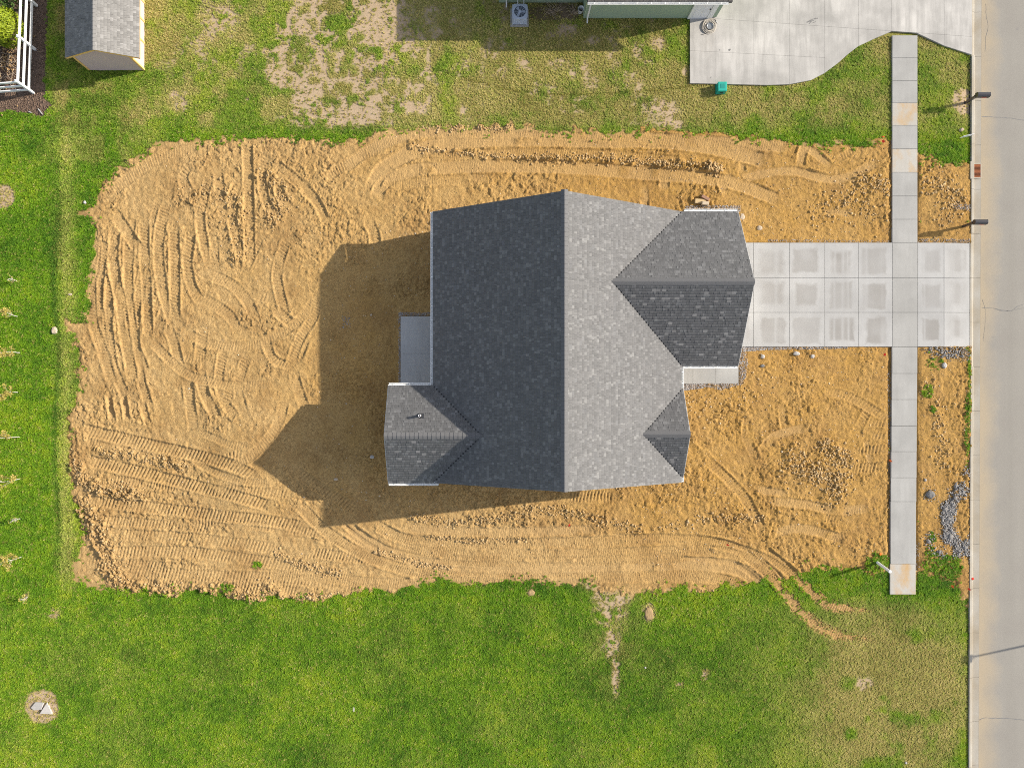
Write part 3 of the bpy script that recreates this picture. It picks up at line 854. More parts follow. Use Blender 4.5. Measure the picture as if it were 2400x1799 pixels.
# ------------------------------------------------------------------ grass: real tufts scattered over the lawn sheet
def lawn_z(x,y):
    i = np.clip(np.searchsorted(lx,x)-1,0,len(lx)-2); j = np.clip(np.searchsorted(ly,y)-1,0,len(ly)-2)
    fu = (x-lx[i])/(lx[i+1]-lx[i]); fv = (y-ly[j])/(ly[j+1]-ly[j])
    return (lz[j,i]*(1-fu)+lz[j,i+1]*fu)*(1-fv)+(lz[j+1,i]*(1-fu)+lz[j+1,i+1]*fu)*fv
NB_DRIVE = [(1617.5,-400),(1617.5,195),(1700,197),(1800,199.5),(1850,197.5),(1900,188),(1935,170),(1965,147),(1990,125),(2020,102),(2055,88),(2090,81),(2149,83),(2215,108),(2278,128),(2278,-400)]
NG = 1040000
gx = rng.uniform(X(-150),X(2274),NG); gy = rng.uniform(Y(1930),Y(-130),NG)
gpx = gx*PM+NX; gpy = -gy*PM+NY
gsd = dirt_sdf(gpx,gpy) + 0.65*(fbm(gx,gy,1.1,4,11)-0.5) + 0.40*(vn(gx,gy,0.26,15)-0.5)
gsd = np.maximum(gsd, strip_sdf(gpx,gpy)+.08+.16*(vn(gx,gy,.3,16)-.5))
gb = bare_mask(gpx,gpy); gm = mulch_mask(gpx,gpy); gd = dry_mask(gpx,gpy)
dens = np.ones(NG)
dens *= np.maximum(sstep(0.30,0.04,gsd), .22*sstep(.75,.1,gsd)*sstep(.52,.66,fbm(gx,gy,.35,2,17)))*(1-.86*gb)*(1-gm)
weeds = [(2053,1318,26,22,.9),(1975,1370,30,20,.9),(1955,1345,22,10,.8),(2000,1345,16,10,.7),(1910,1345,30,14,.7),(2215,1330,34,26,.8),(2180,1310,20,30,.4),(2173,915,12,14,.5),(2185,958,6,8,.9),(2272,950,5,60,.8),(2272,870,5,30,.7),(2265,1000,6,80,.4),
         (2190,850,20,16,.2),(2016,334,8,8,.8),(1930,330,14,9,.6),(1965,318,8,10,.8),(2275,1250,3,80,.7),(2185,1260,10,14,.6),(1260,1090,1,1,0),(845,1288,5,30,.0),(605,1322,14,7,.5),(530,1376,22,8,.5)]
for cx,cy,rx,ry,st in weeds:
    if st>0: dens = np.maximum(dens, st*blob(gpx,gpy,cx,cy,rx,ry,.5,int(cx)%50+2))
ex = (sdf_poly(gpx,gpy,NB_DRIVE)>-1.0) | ((gpx>2089)&(gpx<2152)&(gpy>70)&(gpy<1395)) | ((gpx>1640)&(gpx<2280)&(gpy>566)&(gpy<814)) | (gpx>kerb_x(gpy)-2.5)
ex |= (gy>Y(43)) & (gx>X(1367)) & (gx<X(1680)) | (gy>Y(8))&(gx>X(1168))&(gx<X(1680))
ex |= (gx>-19.95)&(gx<-17.2)&(gy>16.3)
dens[ex] = 0
dens *= 0.75+0.25*sstep(.25,.5,fbm(gx,gy,.5,2,151)) 
dens *= 1-0.35*gd
kp = rng.random(NG) < dens
gx,gy,gpx,gpy,gd,gsd = gx[kp],gy[kp],gpx[kp],gpy[kp],gd[kp],gsd[kp]
gz = np.maximum(lawn_z(gx,gy), -0.05)
inside = gsd>-0.05
if inside.any():
    ii = np.clip(((gx-xs[0])/STEP).astype(int),0,nx_-1); jj = np.clip(((gy-ys[0])/STEP).astype(int),0,ny_-1)
    gz = np.where(inside, np.maximum(z[jj,ii], np.minimum(lawn_z(gx,gy),.02)), gz)
n_ = len(gx)
hue = 0.46 + 0.75*(fbm(gx,gy,1.2,4,161)-.5) + 0.55*(fbm(gx,gy,5.5,2,165)-.5) + .6*(fbm(gx,gy,.22,2,167)-.5) + rng.normal(0,.11,n_)
hue -= .22*np.exp(-((gpx-110)/60)**2)*(gpy>300)*(gpy<1400)*fbm(gx,gy,.8,2,3) 
hue += .08*(gpx<130)*(gpy>250) + .05*(gpy>1380)
hue += 0.16*(gpy<330)*(gpx>300)
# ragged cut line where the mown lawn meets the rough strip
hue -= .5*np.exp(-((gpx-134-6*np.sin(gpy/60.))/7)**2)*sstep(430,520,gpy)*sstep(1330,1250,gpy)
gb2 = gb[kp]
hue += .35*np.exp(-((gpx-158)/24)**2)*(gpy>300)*(gpy<1400)
hue -= .9*sstep(3.2,.8,path_dist(gpx,gpy,smooth_path([(1010,160),(1050,172),(1150,200),(1200,212),(1340,223),(1500,214),(1620,203)],25)))
dryp = np.clip(np.maximum(gd,gb2*.95) + rng.normal(0,.20,n_)*(.25+gd) ,0,1)
dryp = np.where(rng.random(n_)<.06, np.maximum(dryp,.75), dryp)
tall = np.exp(-((gpx-158)/24)**2)*sstep(250,330,gpy)*sstep(1400,1300,gpy)*(fbm(gx,gy,.8,2,3))
scl = rng.uniform(.65,1.25,n_)*(1-.25*gd)*(1+.9*tall)
me = bpy.data.meshes.new('grass')
me.vertices.add(n_)
me.vertices.foreach_set('co', np.stack([gx,gy,gz],axis=1).astype(np.float32).ravel())
for nm,vals in (('hue',np.clip(hue,0,1)),('dry',dryp),('scl',scl),('rot',rng.uniform(0,6.283,n_))):
    a = me.attributes.new(nm,'FLOAT','POINT'); a.data.foreach_set('value', vals.astype(np.float32))
grass = bpy.data.objects.new('grass', me); C.objects.link(grass)
tag(grass, 'short mown grass covering the lawns around the bare building lot', 'grass', kind='stuff')
def tuft():
    v,f = [],[]
    r = random.Random(5)
    for k in range(13):
        a = r.uniform(0,6.283); rr = r.uniform(0,.045); x,y = rr*math.cos(a), rr*math.sin(a)
        b = r.uniform(0,6.283); L = r.uniform(.05,.09); lean = r.uniform(.6,1.3); w = r.uniform(.006,.011)
        dx,dy = math.cos(b),math.sin(b)
        h1,o1 = L*.55*math.cos(lean*.6), L*.55*math.sin(lean*.6)
        h2,o2 = h1+L*.45*math.cos(lean*1.25), o1+L*.45*math.sin(lean*1.25)
        i = len(v)
        v += [(x-dy*w,y+dx*w,-.01),(x+dy*w,y-dx*w,-.01),(x+dx*o1+dy*w,y+dy*o1-dx*w,h1),(x+dx*o1-dy*w,y+dy*o1+dx*w,h1),(x+dx*o2,y+dy*o2,max(h2,.01))]
        f += [(i,i+1,i+2,i+3),(i+3,i+2,i+4)]
    m_ = bpy.data.meshes.new('grass_tuft'); m_.from_pydata(v,[],f); m_.materials.append(M['grass'])
    return bpy.data.objects.new('grass_tuft', m_)
tuft_o = tuft()
ng = bpy.data.node_groups.new('scatter_grass','GeometryNodeTree')
ng.interface.new_socket('Geometry', in_out='INPUT', socket_type='NodeSocketGeometry')
ng.interface.new_socket('Geometry', in_out='OUTPUT', socket_type='NodeSocketGeometry')
gi = ng.nodes.new('NodeGroupInput'); go = ng.nodes.new('NodeGroupOutput')
iop = ng.nodes.new('GeometryNodeInstanceOnPoints'); oi = ng.nodes.new('GeometryNodeObjectInfo')
oi.inputs['Object'].default_value = tuft_o
def na(nm):
    a = ng.nodes.new('GeometryNodeInputNamedAttribute'); a.data_type = 'FLOAT'; a.inputs['Name'].default_value = nm
    return a.outputs['Attribute']
cxyz = ng.nodes.new('ShaderNodeCombineXYZ'); ng.links.new(na('rot'), cxyz.inputs['Z'])
ng.links.new(gi.outputs[0], iop.inputs['Points']); ng.links.new(oi.outputs['Geometry'], iop.inputs['Instance'])
ng.links.new(cxyz.outputs[0], iop.inputs['Rotation']); ng.links.new(na('scl'), iop.inputs['Scale'])
ng.links.new(iop.outputs[0], go.inputs[0])
md = grass.modifiers.new('scatter','NODES'); md.node_group = ng
print('tufts', n_, 'soil quads', len(quads))
#PART3
# ------------------------------------------------------------------ paving
def slab_obj(name, x0,x1,y0,y1,z0,zl,zr,mat,parent,c=.008):
    b = MB()
    v = [(x0,y0,z0),(x1,y0,z0),(x1,y1,z0),(x0,y1,z0),(x0,y0,zl-c),(x1,y0,zr-c),(x1,y1,zr-c),(x0,y1,zl-c),
         (x0+c,y0+c,zl),(x1-c,y0+c,zr),(x1-c,y1-c,zr),(x0+c,y1-c,zl)]
    f = [(0,3,2,1),(8,9,10,11)]
    for i in range(4):
        j=(i+1)%4; f += [(i,j,j+4,i+4),(i+4,j+4,j+8,i+8)]
    b.add(v,f)
    return b.obj(name, mat, parent)
ZS = 0.10
G = 0.006
def bed(name, x0,x1,y0,y1,z1):
    b = MB().box(x0,x1,y0,y1,-.25,z1)
    return tag(b.obj(name, M['pale_joint']), kind='structure')
# new driveway
dcols = [1684,1766,1850,1933,2012.5,2092,2151,2212.5,2275.5]; drows = [568.5,651.5,732,812.5]
drive = bed('driveway', X(1690,ZS),X(2274,ZS),Y(811,ZS),Y(570,ZS),.0)
for i in range(8):
    for j in range(3):
        zr = ZS if i<7 else .005
        tl = 1.0 if i>0 else 0
        slab_obj('slab', X(dcols[i],ZS)+G, X(dcols[i+1],ZS)-G, Y(drows[j+1],ZS)+G, Y(drows[j],ZS)-G, -.06, ZS, zr, M['walk'] if i==5 else M['concrete'], drive)
# sidewalk
wj_top = [83,136,189,241.5,294,349,404,459.5,514,568.5]
wj_bot = [812.5,875,936,998,1058,1119,1175,1321,1392.5]
walk_o = bed('sidewalk', X(2093,ZS),X(2148,ZS),Y(1390,ZS),Y(84,ZS),-.02)
for lst in (wj_top, wj_bot):
    for a,b in zip(lst[:-1],lst[1:]):
        ym_ = (a+b)/2; xl = 2091.5-.0095*max(0,ym_-812); xr = 2150.3-.0075*max(0,ym_-812)
        stained = (a in (241.5,349,1321))
        slab_obj('slab', X(xl,ZS),X(xr,ZS),Y(b,ZS)+G,Y(a,ZS)-G,-.08,ZS,ZS, M['walk_stained'] if stained else M['walk'], walk_o)
# neighbour's drive: cells of the seam grid clipped to its curved outline
def clip_poly(subj, cell):
    out = list(subj)
    for i in range(len(cell)):
        a, b = cell[i], cell[(i+1)%len(cell)]
        inp, out = out, []
        if not inp: return []
        side = lambda p: (b[0]-a[0])*(p[1]-a[1])-(b[1]-a[1])*(p[0]-a[0])
        for k in range(len(inp)):
            p, q = inp[k-1], inp[k]
            sp_, sq = side(p), side(q)
            if (sp_>=0) != (sq>=0):
                t = sp_/(sp_-sq); out.append((p[0]+t*(q[0]-p[0]),p[1]+t*(q[1]-p[1])))
            if sq>=0: out.append(q)
    res = []
    for p in out:
        if not res or math.hypot(p[0]-res[-1][0],p[1]-res[-1][1])>.3: res.append(p)
    if len(res)>2 and math.hypot(res[0][0]-res[-1][0],res[0][1]-res[-1][1])<.3: res.pop()
    return res
def area(p): return .5*sum(p[i-1][0]*p[i][1]-p[i][0]*p[i-1][1] for i in range(len(p)))
nbw = [(U(p[0],p[1],ZS)[0],U(p[0],p[1],ZS)[1]) for p in NB_DRIVE]
if area(nbw)<0: nbw = nbw[::-1]
nbo = [(p[0],p[1]) for p in nbw]
ndrive = tag(MB().box(X(1625,ZS),X(2270,ZS),Y(70,ZS),Y(-390,ZS),-.25,0).obj('neighbour_driveway', M['pale_joint']), kind='structure')
ncols = [1610,1678,1767,1850,1933,2012,2090,2149,2213,2282]
hlines = [lambda x: -410+0*x, lambda x: -250+0*x, lambda x: -130+.05*(x-1618), lambda x: -42+.06*(x-1618), lambda x: 40+.07*(x-1618), lambda x: 119+.052*(x-1618), lambda x: 260+0*x]
for i in range(len(ncols)-1):
    for j in range(len(hlines)-1):
        if i>=4 and j==5: continue
        q = []
        for (xx,hl) in ((ncols[i],hlines[6 if (i>=4 and j==4) else j+1]),(ncols[i+1],hlines[6 if (i>=4 and j==4) else j+1]),(ncols[i+1],hlines[j]),(ncols[i],hlines[j])):
            w = U(xx,hl(xx),ZS); q.append((w[0],w[1]))
        cx = sum(p[0] for p in q)/4; cy = sum(p[1] for p in q)/4
        q = [(p[0]+math.copysign(.004,cx-p[0]),p[1]+math.copysign(.004,cy-p[1])) for p in q]
        if area(q)<0: q = q[::-1]
        r = clip_poly(nbo, q)
        if len(r)<3 or abs(area(r))<.02: continue
        if area(r)<0: r = r[::-1]
        MB().prism(r,-.06,ZS-.001*(i%2),0.0).obj('slab', M['old_concrete'], ndrive)
# patio, porch
def small_paving(name, xa,xb,ya,yb,splits,axis):
    bo = bed(name, X(xa,.08)+.02,X(xb,.08)-.02,Y(yb,.08)+.02,Y(ya,.08)-.02,-.0)
    e = [0]+splits+[1]
    for a,b in zip(e[:-1],e[1:]):
        if axis=='x': slab_obj('slab',X(xa+(xb-xa)*a,.08)+.004,X(xa+(xb-xa)*b,.08)-.004,Y(yb,.08),Y(ya,.08),-.1,.08,.08,M['patio'],bo)
        else: slab_obj('slab',X(xa,.08),X(xb,.08),Y(ya+(yb-ya)*b,.08)+.004,Y(ya+(yb-ya)*a,.08)-.004,-.1,.08,.08,M['patio'],bo)
small_paving('patio', 939,1026,741,901,[.545],'y')
M['patio_keep']=M['patio']; M['patio']=M['walk']
small_paving('porch', 1590,1731,840,899,[.24,.62],'x')
M['patio']=M['patio_keep']
# street, kerb and gutter
def kx(py): return X(2276.5-.0040*py)
yA, yB = Y(2200), Y(-420)
GW = .545
st = MB()
st.add([(kx(2200)+GW+.004,yA,-.062),(33.0,yA,-.062),(33.0,yB,-.062),(kx(-420)+GW+.004,yB,-.062)],[(0,1,2,3)])
street = tag(st.obj('street', M['street']), kind='structure')
for pts,w in (([(2303,272),(2320,273),(2350,274),(2375,277),(2400,281),(2460,284)],.030),
              ([(2303,720),(2330,722),(2355,727),(2372,728),(2385,718),(2400,713),(2430,708)],.022),
              ([(2330,722),(2350,728),(2375,727),(2395,722),(2420,722)],.018),
              ([(2297,1687),(2312,1682),(2330,1683),(2365,1684),(2400,1687),(2450,1690)],.032),
              ([(2312,8),(2314,40),(2318,60),(2312,90),(2311,120)],.012),
              ([(2306,800),(2312,740),(2304,700)],.008)):
    q = smooth_path(pts,6); v=[];f=[]
    for i,p in enumerate(q):
        t = q[min(i+1,len(q)-1)]-q[max(i-1,0)]; t = t/np.linalg.norm(t)
        hw = w*PM*.5*(.6+.8*random.random()); j = random.uniform(-.7,.7)
        for s_ in (-1,1):
            a = U(p[0]-t[1]*(s_*hw+j),p[1]+t[0]*(s_*hw+j)); v.append((a[0],a[1],-.058))
        if i: b=2*i; f.append((b-2,b-1,b+1,b))
    mobj('sealed_crack',v,f,M['crack'],street)
for pts,w in (([(1891,53),(1897,50),(1904,46),(1911,44),(1917,43)],.05),([(1896,57),(1902,50),(1908,48)],.035),([(1905,54),(1910,52),(1912,50)],.03),([(1708,119),(1710,117),(1712,116)],.07),([(1686,118),(1687,117),(1688,117)],.04),([(1664,184),(1666,182),(1667,180)],.04)):
    q = smooth_path(pts,3); v=[];f=[]
    for i,p in enumerate(q):
        t = q[min(i+1,len(q)-1)]-q[max(i-1,0)]; t = t/np.linalg.norm(t); hw = w*PM*.5*(.4+1.1*random.random())
        for s_ in (-1,1):
            a = U(p[0]-t[1]*s_*hw,p[1]+t[0]*s_*hw,ZS); v.append((a[0],a[1],ZS+.004))
        if i: b=2*i; f.append((b-2,b-1,b+1,b))
    mobj('stain',v,f,M['crack'],ndrive)
kerb = tag(MB().box(kx(900)+.02,kx(900)+GW-.05,yA,yB,-.45,-.2).obj('kerb', M['joint']), kind='structure')
joints = [-420]+[x for x in range(-285,2200,104)]
for a,b in zip(joints[:-1],joints[1:]):
    low = (556<(a+b)/2<826) or ((a+b)/2<110)
    if 366<(a+b)/2<430: pass
    zt = .0 if low else .075
    v=[];
    for py in (a+.25,b-.25):
        x_ = kx(py); yy = Y(py)
        v += [(x_,yy,-.3),(x_,yy,zt-.012),(x_+.012,yy,zt),(x_+.125,yy,zt-.004),(x_+.145,yy,zt-.02),(x_+.175,yy,-.085),(x_+.21,yy,-.10),(x_+GW,yy,-.06),(x_+GW,yy,-.3)]
    n=9; f=[(k,(k+1)%n,(k+1)%n+n,k+n) for k in range(n)]; f.append(tuple(range(n-1,-1,-1))); f.append(tuple(range(n,2*n)))
    mobj('kerb_segment',v,f,M['kerb'],kerb)
fk = tag(MB().box(33.0,33.32,yA,yB,-.3,.05).obj('far_kerb', M['kerb']), kind='structure')

# ------------------------------------------------------------------ generic roof pieces
PITCH = 0.643
def tabs_for(slope, he, pitch, tmax, ivals, rnd, e=.135, t_start=0.0):
    """slope(u,t)->(x,y); returns verts, quads, tone, tab list"""
    cosp = 1/math.sqrt(1+pitch*pitch); de = e*cosp
    V=[];F=[];T=[];W=[]
    k=0; t0=t_start
    while t0 < tmax-.02:
        t1 = min(t0+de, tmax)
        for (u0,u1) in ivals(t0+.3*de):
            if u1-u0<.03: continue
            u=u0; 
            while u<u1-1e-4:
                w = rnd.choice((.06,.08,.10,.12,.14,.17,.2))*rnd.uniform(.85,1.15)
                ub = min(u+w,u1)
                if u1-ub<.05: ub=u1
                lift = .015 + (.010 if rnd.random()<.45 else 0)+rnd.uniform(0,.003)
                b=len(V)
                nz = cosp; 
                ta = t0-.010; tb = t1+.02
                for (uu,tt,lf) in ((u+.002,ta,lift),(ub-.002,ta,lift),(ub-.002,tb,.004),(u+.002,tb,.004),(u+.002,ta,-.004),(ub-.002,ta,-.004)):
                    xx,yy = slope(uu,tt)
                    V.append((xx,yy,he+tt*pitch+lf/nz))
                F += [(b,b+1,b+2,b+3),(b+4,b+5,b+1,b),(b+4,b,b+3,b+3),(b+1,b+5,b+2,b+2)]
                F = F[:-2]
                r = rnd.random()
                tone = .05+.6*rnd.random() if r<.76 else .82+.16*rnd.random()
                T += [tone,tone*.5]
                W.append((ub-u, b, tone))
                u=ub
        t0+=de; k+=1
    return V,F,T,W
def cap_row(root, p, q, mat, drop, half, rnd, e=.19, name='ridge_cap', across=None):
    """bent cap pieces along a ridge from p to q; drop: (dx,dy) plan direction of one side"""
    p,q = Vector(p),Vector(q); L=(q-p).length; d=(q-p)/L; n=int(L/e)
    a = Vector((drop[0],drop[1],0))
    for i in range(n):
        s0,s1 = L*i/n-.012, L*(i+1)/n+.06
        v=[]
        for s_,lf in ((s0,.050),(s1,.030)):
            c = p+d*s_
            for sd_ in (-1,-.12,.12,1):
                w = half*abs(sd_)
                v.append(c + a*(half*sd_) + Vector((0,0,lf - w*PITCH + (.0 if abs(sd_)>.5 else -.004))))
        for sd_ in (-1,-.12,.12,1):
            w = half*abs(sd_); v.append(p+d*s0 + a*(half*sd_)+Vector((0,0,.006-w*PITCH)))
        f=[(0,1,5,4),(1,2,6,5),(2,3,7,6),(8,9,1,0),(9,10,2,1),(10,11,3,2)]
        tone = .50+.08*rnd.random()
        mobj(name,v,f,mat,root,False,{'tone':[tone]*6})
def gutter(root, p, q, out, rnd, spacing=.62):
    """open trough along p-q; out: plan unit vector away from the house"""
    p,q = Vector(p),Vector(q); o=Vector((out[0],out[1],0)); z_=Vector((0,0,1))
    prof = [(0,0),(0,-.11),(.075,-.11),(.115,-.02),(.115,.0),(.098,.0),(.098,-.015),(.066,-.095),(.010,-.095),(.010,0)]
    v=[];n=len(prof)
    for e in (p,q):
        for a,b in prof: v.append(e+o*a+z_*b)
    f=[(k,(k+1)%n,(k+1)%n+n,k+n) for k in range(n)]
    f += [(0,1,2,3,4,5,6,7,8,9),(19,18,17,16,15,14,13,12,11,10)]
    g = mobj('gutter',v,f,M['gutter'],root)
    L=(q-p).length; d=(q-p)/L; m=max(2,int(L/spacing))
    for i in range(m):
        c = p+d*(L*(i+.5)/m)
        hb = MB().beam(c+o*(-.02)+z_*.004,c+o*.105+z_*.004,.03,.006)
        h = hb.obj('gutter_hanger',M['gutter']); h.parent = g; h.matrix_parent_inverse = g.matrix_basis.inverted() if g.parent is None else (g.parent.matrix_basis @ g.matrix_parent_inverse @ g.matrix_basis).inverted()
    return g
def sub(o, part):
    """second-level child"""
    o.parent = part
    r = part.parent
    o.matrix_parent_inverse = (r.matrix_basis @ part.matrix_parent_inverse @ part.matrix_basis).inverted()
    return o
def window(root, c, wdir, out, w, h, z0):
    c=Vector((c[0],c[1],0)); d=Vector((wdir[0],wdir[1],0)); o=Vector((out[0],out[1],0)); z_=Vector((0,0,1))
    fb=MB()
    for a,b in (((-w/2,z0),(w/2,z0)),((-w/2,z0+h),(w/2,z0+h)),((-w/2,z0),(-w/2,z0+h)),((w/2,z0),(w/2,z0+h)),((-w/2,z0+h/2),(w/2,z0+h/2))):
        fb.beam(c+d*a[0]+z_*a[1]+o*.02,c+d*b[0]+z_*b[1]+o*.02,.09,.07,up=o)
    f=fb.obj('window',M['white'],root)
    pv=[c+d*-w/2+z_*z0+o*.012,c+d*w/2+z_*z0+o*.012,c+d*w/2+z_*(z0+h)+o*.012,c+d*-w/2+z_*(z0+h)+o*.012]
    sub(mobj('pane',pv,[(0,1,2,3)],M['glass']),f)
def door(root, c, wdir, out, w, h, z0, mat, name='door'):
    c=Vector((c[0],c[1],0)); d=Vector((wdir[0],wdir[1],0)); o=Vector((out[0],out[1],0)); z_=Vector((0,0,1))
    b=MB().beam(c+z_*(z0)+o*.03,c+z_*(z0+h)+o*.03,w,.05,up=o)
    dr=b.obj(name,mat,root)
    fb=MB()
    for a,e in (((-w/2-.06,z0),(-w/2-.06,z0+h+.06)),((w/2+.06,z0),(w/2+.06,z0+h+.06)),((-w/2-.11,z0+h+.11),(w/2+.11,z0+h+.11))):
        fb.beam(c+d*a[0]+z_*a[1]+o*.035,c+d*e[0]+z_*e[1]+o*.035,.10,.09,up=o)
    sub(fb.obj('door_frame',M['white']),dr)
    for k,(zz,hh) in enumerate(((.15,.75),(1.05,.8))):
        for s_ in (-1,1):
            pb=MB().beam(c+d*(s_*w*.23)+z_*(z0+zz)+o*.058,c+d*(s_*w*.23)+z_*(z0+zz+hh)+o*.058,w*.32,.012,up=o)
            sub(pb.obj('door_panel',mat),dr)
    hb=MB().tube([c+d*(w*.42)+z_*(z0+1)+o*.05,c+d*(w*.42)+z_*(z0+1)+o*.11],[.03,.035],8)
    sub(hb.obj('door_handle',M['dark_metal']),dr)
def lap_wall(root, name, p, q, z0, z1, out, mat, gable=None, step=.12):
    """clapboard wall from p to q; gable=(u fraction of peak, rise)"""
    p=Vector((p[0],p[1],0)); q=Vector((q[0],q[1],0)); o=Vector((out[0],out[1],0)); z_=Vector((0,0,1)); L=(q-p).length
    top = z1+(gable[1] if gable else 0); b=MB(); zc=z0
    while zc<top-.01:
        zn=min(zc+step,top)
        def span(zz):
            if not gable or zz<=z1: return 0,1
            k=(zz-z1)/gable[1]; return gable[0]*k, 1-(1-gable[0])*k
        a0,b0=span(zc); a1,b1=span(zn)
        P=lambda u,zz,off: p+(q-p)*u+z_*zz+o*off
        b.add([P(a0,zc,.018),P(b0,zc,.018),P(b1,zn,.004),P(a1,zn,.004),P(a0,zc,0),P(b0,zc,0)],[(0,1,2,3),(4,5,1,0)])
        zc=zn
    return b.obj(name,mat,root)

# ------------------------------------------------------------------ the new house
HE=2.6; xL,xR,yS,yN=-2.671,8.844,-3.86,8.69; xM=(xL+xR)/2; HM=(xR-xL)/2; HR=HE+HM*PITCH
gy0,gy1,gxE=1.543,8.684,11.475; gM=(gy0+gy1)/2; gH=(gy1-gy0)/2; HG=HE+gH*PITCH
sy0,sy1,sxE=-3.60,.455,8.93; sM=(sy0+sy1)/2; sH=(sy1-sy0)/2; HSg=HE+sH*PITCH
by0,by1,bxW=-3.888,.633,-4.748; bM=(by0+by1)/2; bH=(by1-by0)/2; HB=HE+bH*PITCH
house = empty('house',(3.0,2.4,0))
tag(house,'new single-storey house with charcoal shingled cross-gable roof in the middle of the bare lot','house')
o_=.38
wall=MB()
def gblock(b,x0,x1,y0,y1,axis,rise_h):
    if axis=='y':   # ridge runs along y
        xm=(x0+x1)/2
        pr=[(x0,-.15),(x1,-.15),(x1,HE-.2),(xm,HE-.2+rise_h),(x0,HE-.2)]
        v=[(a,y0,c) for a,c in pr]+[(a,y1,c) for a,c in pr]
    else:
        ym=(y0+y1)/2
        pr=[(y0,-.15),(y1,-.15),(y1,HE-.2),(ym,HE-.2+rise_h),(y0,HE-.2)]
        v=[(x0,a,c) for a,c in pr]+[(x1,a,c) for a,c in pr]
    n=5; f=[(k,(k+1)%n,(k+1)%n+n,k+n) for k in range(n)]+[(4,3,2,1,0),(5,6,7,8,9)]
    b.add(v,f)
gblock(wall,xL+o_,xR-o_,yS+.22,yN-.22,'y',(HM-o_)*PITCH)
wall.obj('wall',M['siding_house'],house)
w2=MB(); gblock(w2,xR-o_-.5,gxE-.25,gy0+o_,gy1-o_,'x',(gH-o_)*PITCH); w2.obj('garage_wall',M['siding_house'],house)
w3=MB(); gblock(w3,bxW+.22,xL+o_+.5,by0+o_,by1-o_,'x',(bH-o_)*PITCH); w3.obj('rear_wall',M['siding_house'],house)
w4=MB(); gblock(w4,xR-o_-.5,xR-.08,sy0+.3,sy1-.3,'x',(sH-.3)*PITCH); w4.obj('front_wall',M['siding_house'],house)
# roof deck
def rz(t): return HE+t*PITCH
E=[(xM,yS,HR),(xR,yS,HE),(xR,sy0,HE),(xR-sH,sM,HSg),(xR,sy1,HE),(xR,gy0,HE),(xR-gH,gM,HG),(xR,gy1,HE),(xR,yN,HE),(xM,yN,HR)]
W_=[(xM,yN,HR),(xL,yN,HE),(xL,by1,HE),(xL+bH,bM,HB),(xL,by0,HE),(xM,yS,HR)]
deck=MB()
for poly in (E, W_,
    [(xR,gy1,HE),(xR-gH,gM,HG),(gxE,gM,HG),(gxE,gy1,HE)],[(xR-gH,gM,HG),(xR,gy0,HE),(gxE,gy0,HE),(gxE,gM,HG)],
    [(xR,sy1,HE),(xR-sH,sM,HSg),(sxE,sM,HSg),(sxE,sy1,HE)],[(xR-sH,sM,HSg),(xR,sy0,HE),(sxE,sy0,HE),(sxE,sM,HSg)],
    [(xL,by1,HE),(bxW,by1,HE),(bxW,bM,HB),(xL+bH,bM,HB)],[(xL+bH,bM,HB),(bxW,bM,HB),(bxW,by0,HE),(xL,by0,HE)]):
    deck.add(poly,[tuple(range(len(poly)))])
roof=deck.obj('roof',M['deck'],house)
# soffits and rake boards
sf=MB()
sf.box(xL+.01,xR-.01,yS+.03,yN-.03,HE-.16,HE-.13); sf.box(xR-.2,gxE-.03,gy0+.01,gy1-.01,HE-.165,HE-.135); sf.box(bxW+.03,xL+.2,by0+.01,by1-.01,HE-.165,HE-.135)
sf.obj('soffit',M['white'],house)
for p,q in (((xL,yS,HE),(xM,yS,HR)),((xM,yS,HR),(xR,yS,HE)),((xL,yN,HE),(xM,yN,HR)),((xM,yN,HR),(xR,yN,HE)),
            ((gxE,gy0,HE),(gxE,gM,HG)),((gxE,gM,HG),(gxE,gy1,HE)),((bxW,by0,HE),(bxW,bM,HB)),((bxW,bM,HB),(bxW,by1,HE)),
            ((sxE,sy0,HE),(sxE,sM,HSg)),((sxE,sM,HSg),(sxE,sy1,HE))):
    a=Vector(p)-Vector((0,0,.10)); b_=Vector(q)-Vector((0,0,.10))
    n_out=Vector((0,-.012 if p[1]==yS else (.012 if p[1]==yN else 0),0)) if p[1]==q[1] else Vector((.0,0,0))
    MB().beam(a-n_out,b_-n_out,.03,.17).obj('rake_board',M['white'],house)
rnd=random.Random(3)
slopes=[
 (lambda u,t:(xR-t,u),HM,lambda t:(lambda cut:cut)(([(yS,sM-(sH-t)),(sM+(sH-t),gM-(gH-t)),(gM+(gH-t),yN)] if t<sH else ([(yS,gM-(gH-t)),(gM+(gH-t),yN)] if t<gH else [(yS,yN)])))),
 (lambda u,t:(xL+t,u),HM,lambda t:[(yS,bM-(bH-t)),(bM+(bH-t),yN)] if t<bH else [(yS,yN)]),
 (lambda u,t:(u,gy1-t),gH,lambda t:[(xR-t,gxE)]),
 (lambda u,t:(u,gy0+t),gH,lambda t:[(xR-t,gxE)]),
 (lambda u,t:(u,sy1-t),sH,lambda t:[(xR-t,sxE)]),
 (lambda u,t:(u,sy0+t),sH,lambda t:[(xR-t,sxE)]),
 (lambda u,t:(u,by1-t),bH,lambda t:[(bxW,xL+t)]),
 (lambda u,t:(u,by0+t),bH,lambda t:[(bxW,xL+t)])]
AV=[];AF=[];AT=[];cand=[]
for si_,(sf_,tm,iv) in enumerate(slopes):
    V,F,T,Wd=tabs_for(sf_,HE+.006,PITCH,tm,iv,rnd)
    off=len(AV)
    for (w,b,tone) in Wd:
        cand.append((w*(1.0 if tone>.78 else .6)*(1.0 if si_!=1 else .8),b+off,tone))
    AF+= [tuple(i+off for i in f) for f in F]; AV+=V; AT+=T
cand.sort(reverse=True)
pick=cand[:300]; pset={b for _,b,_ in pick}
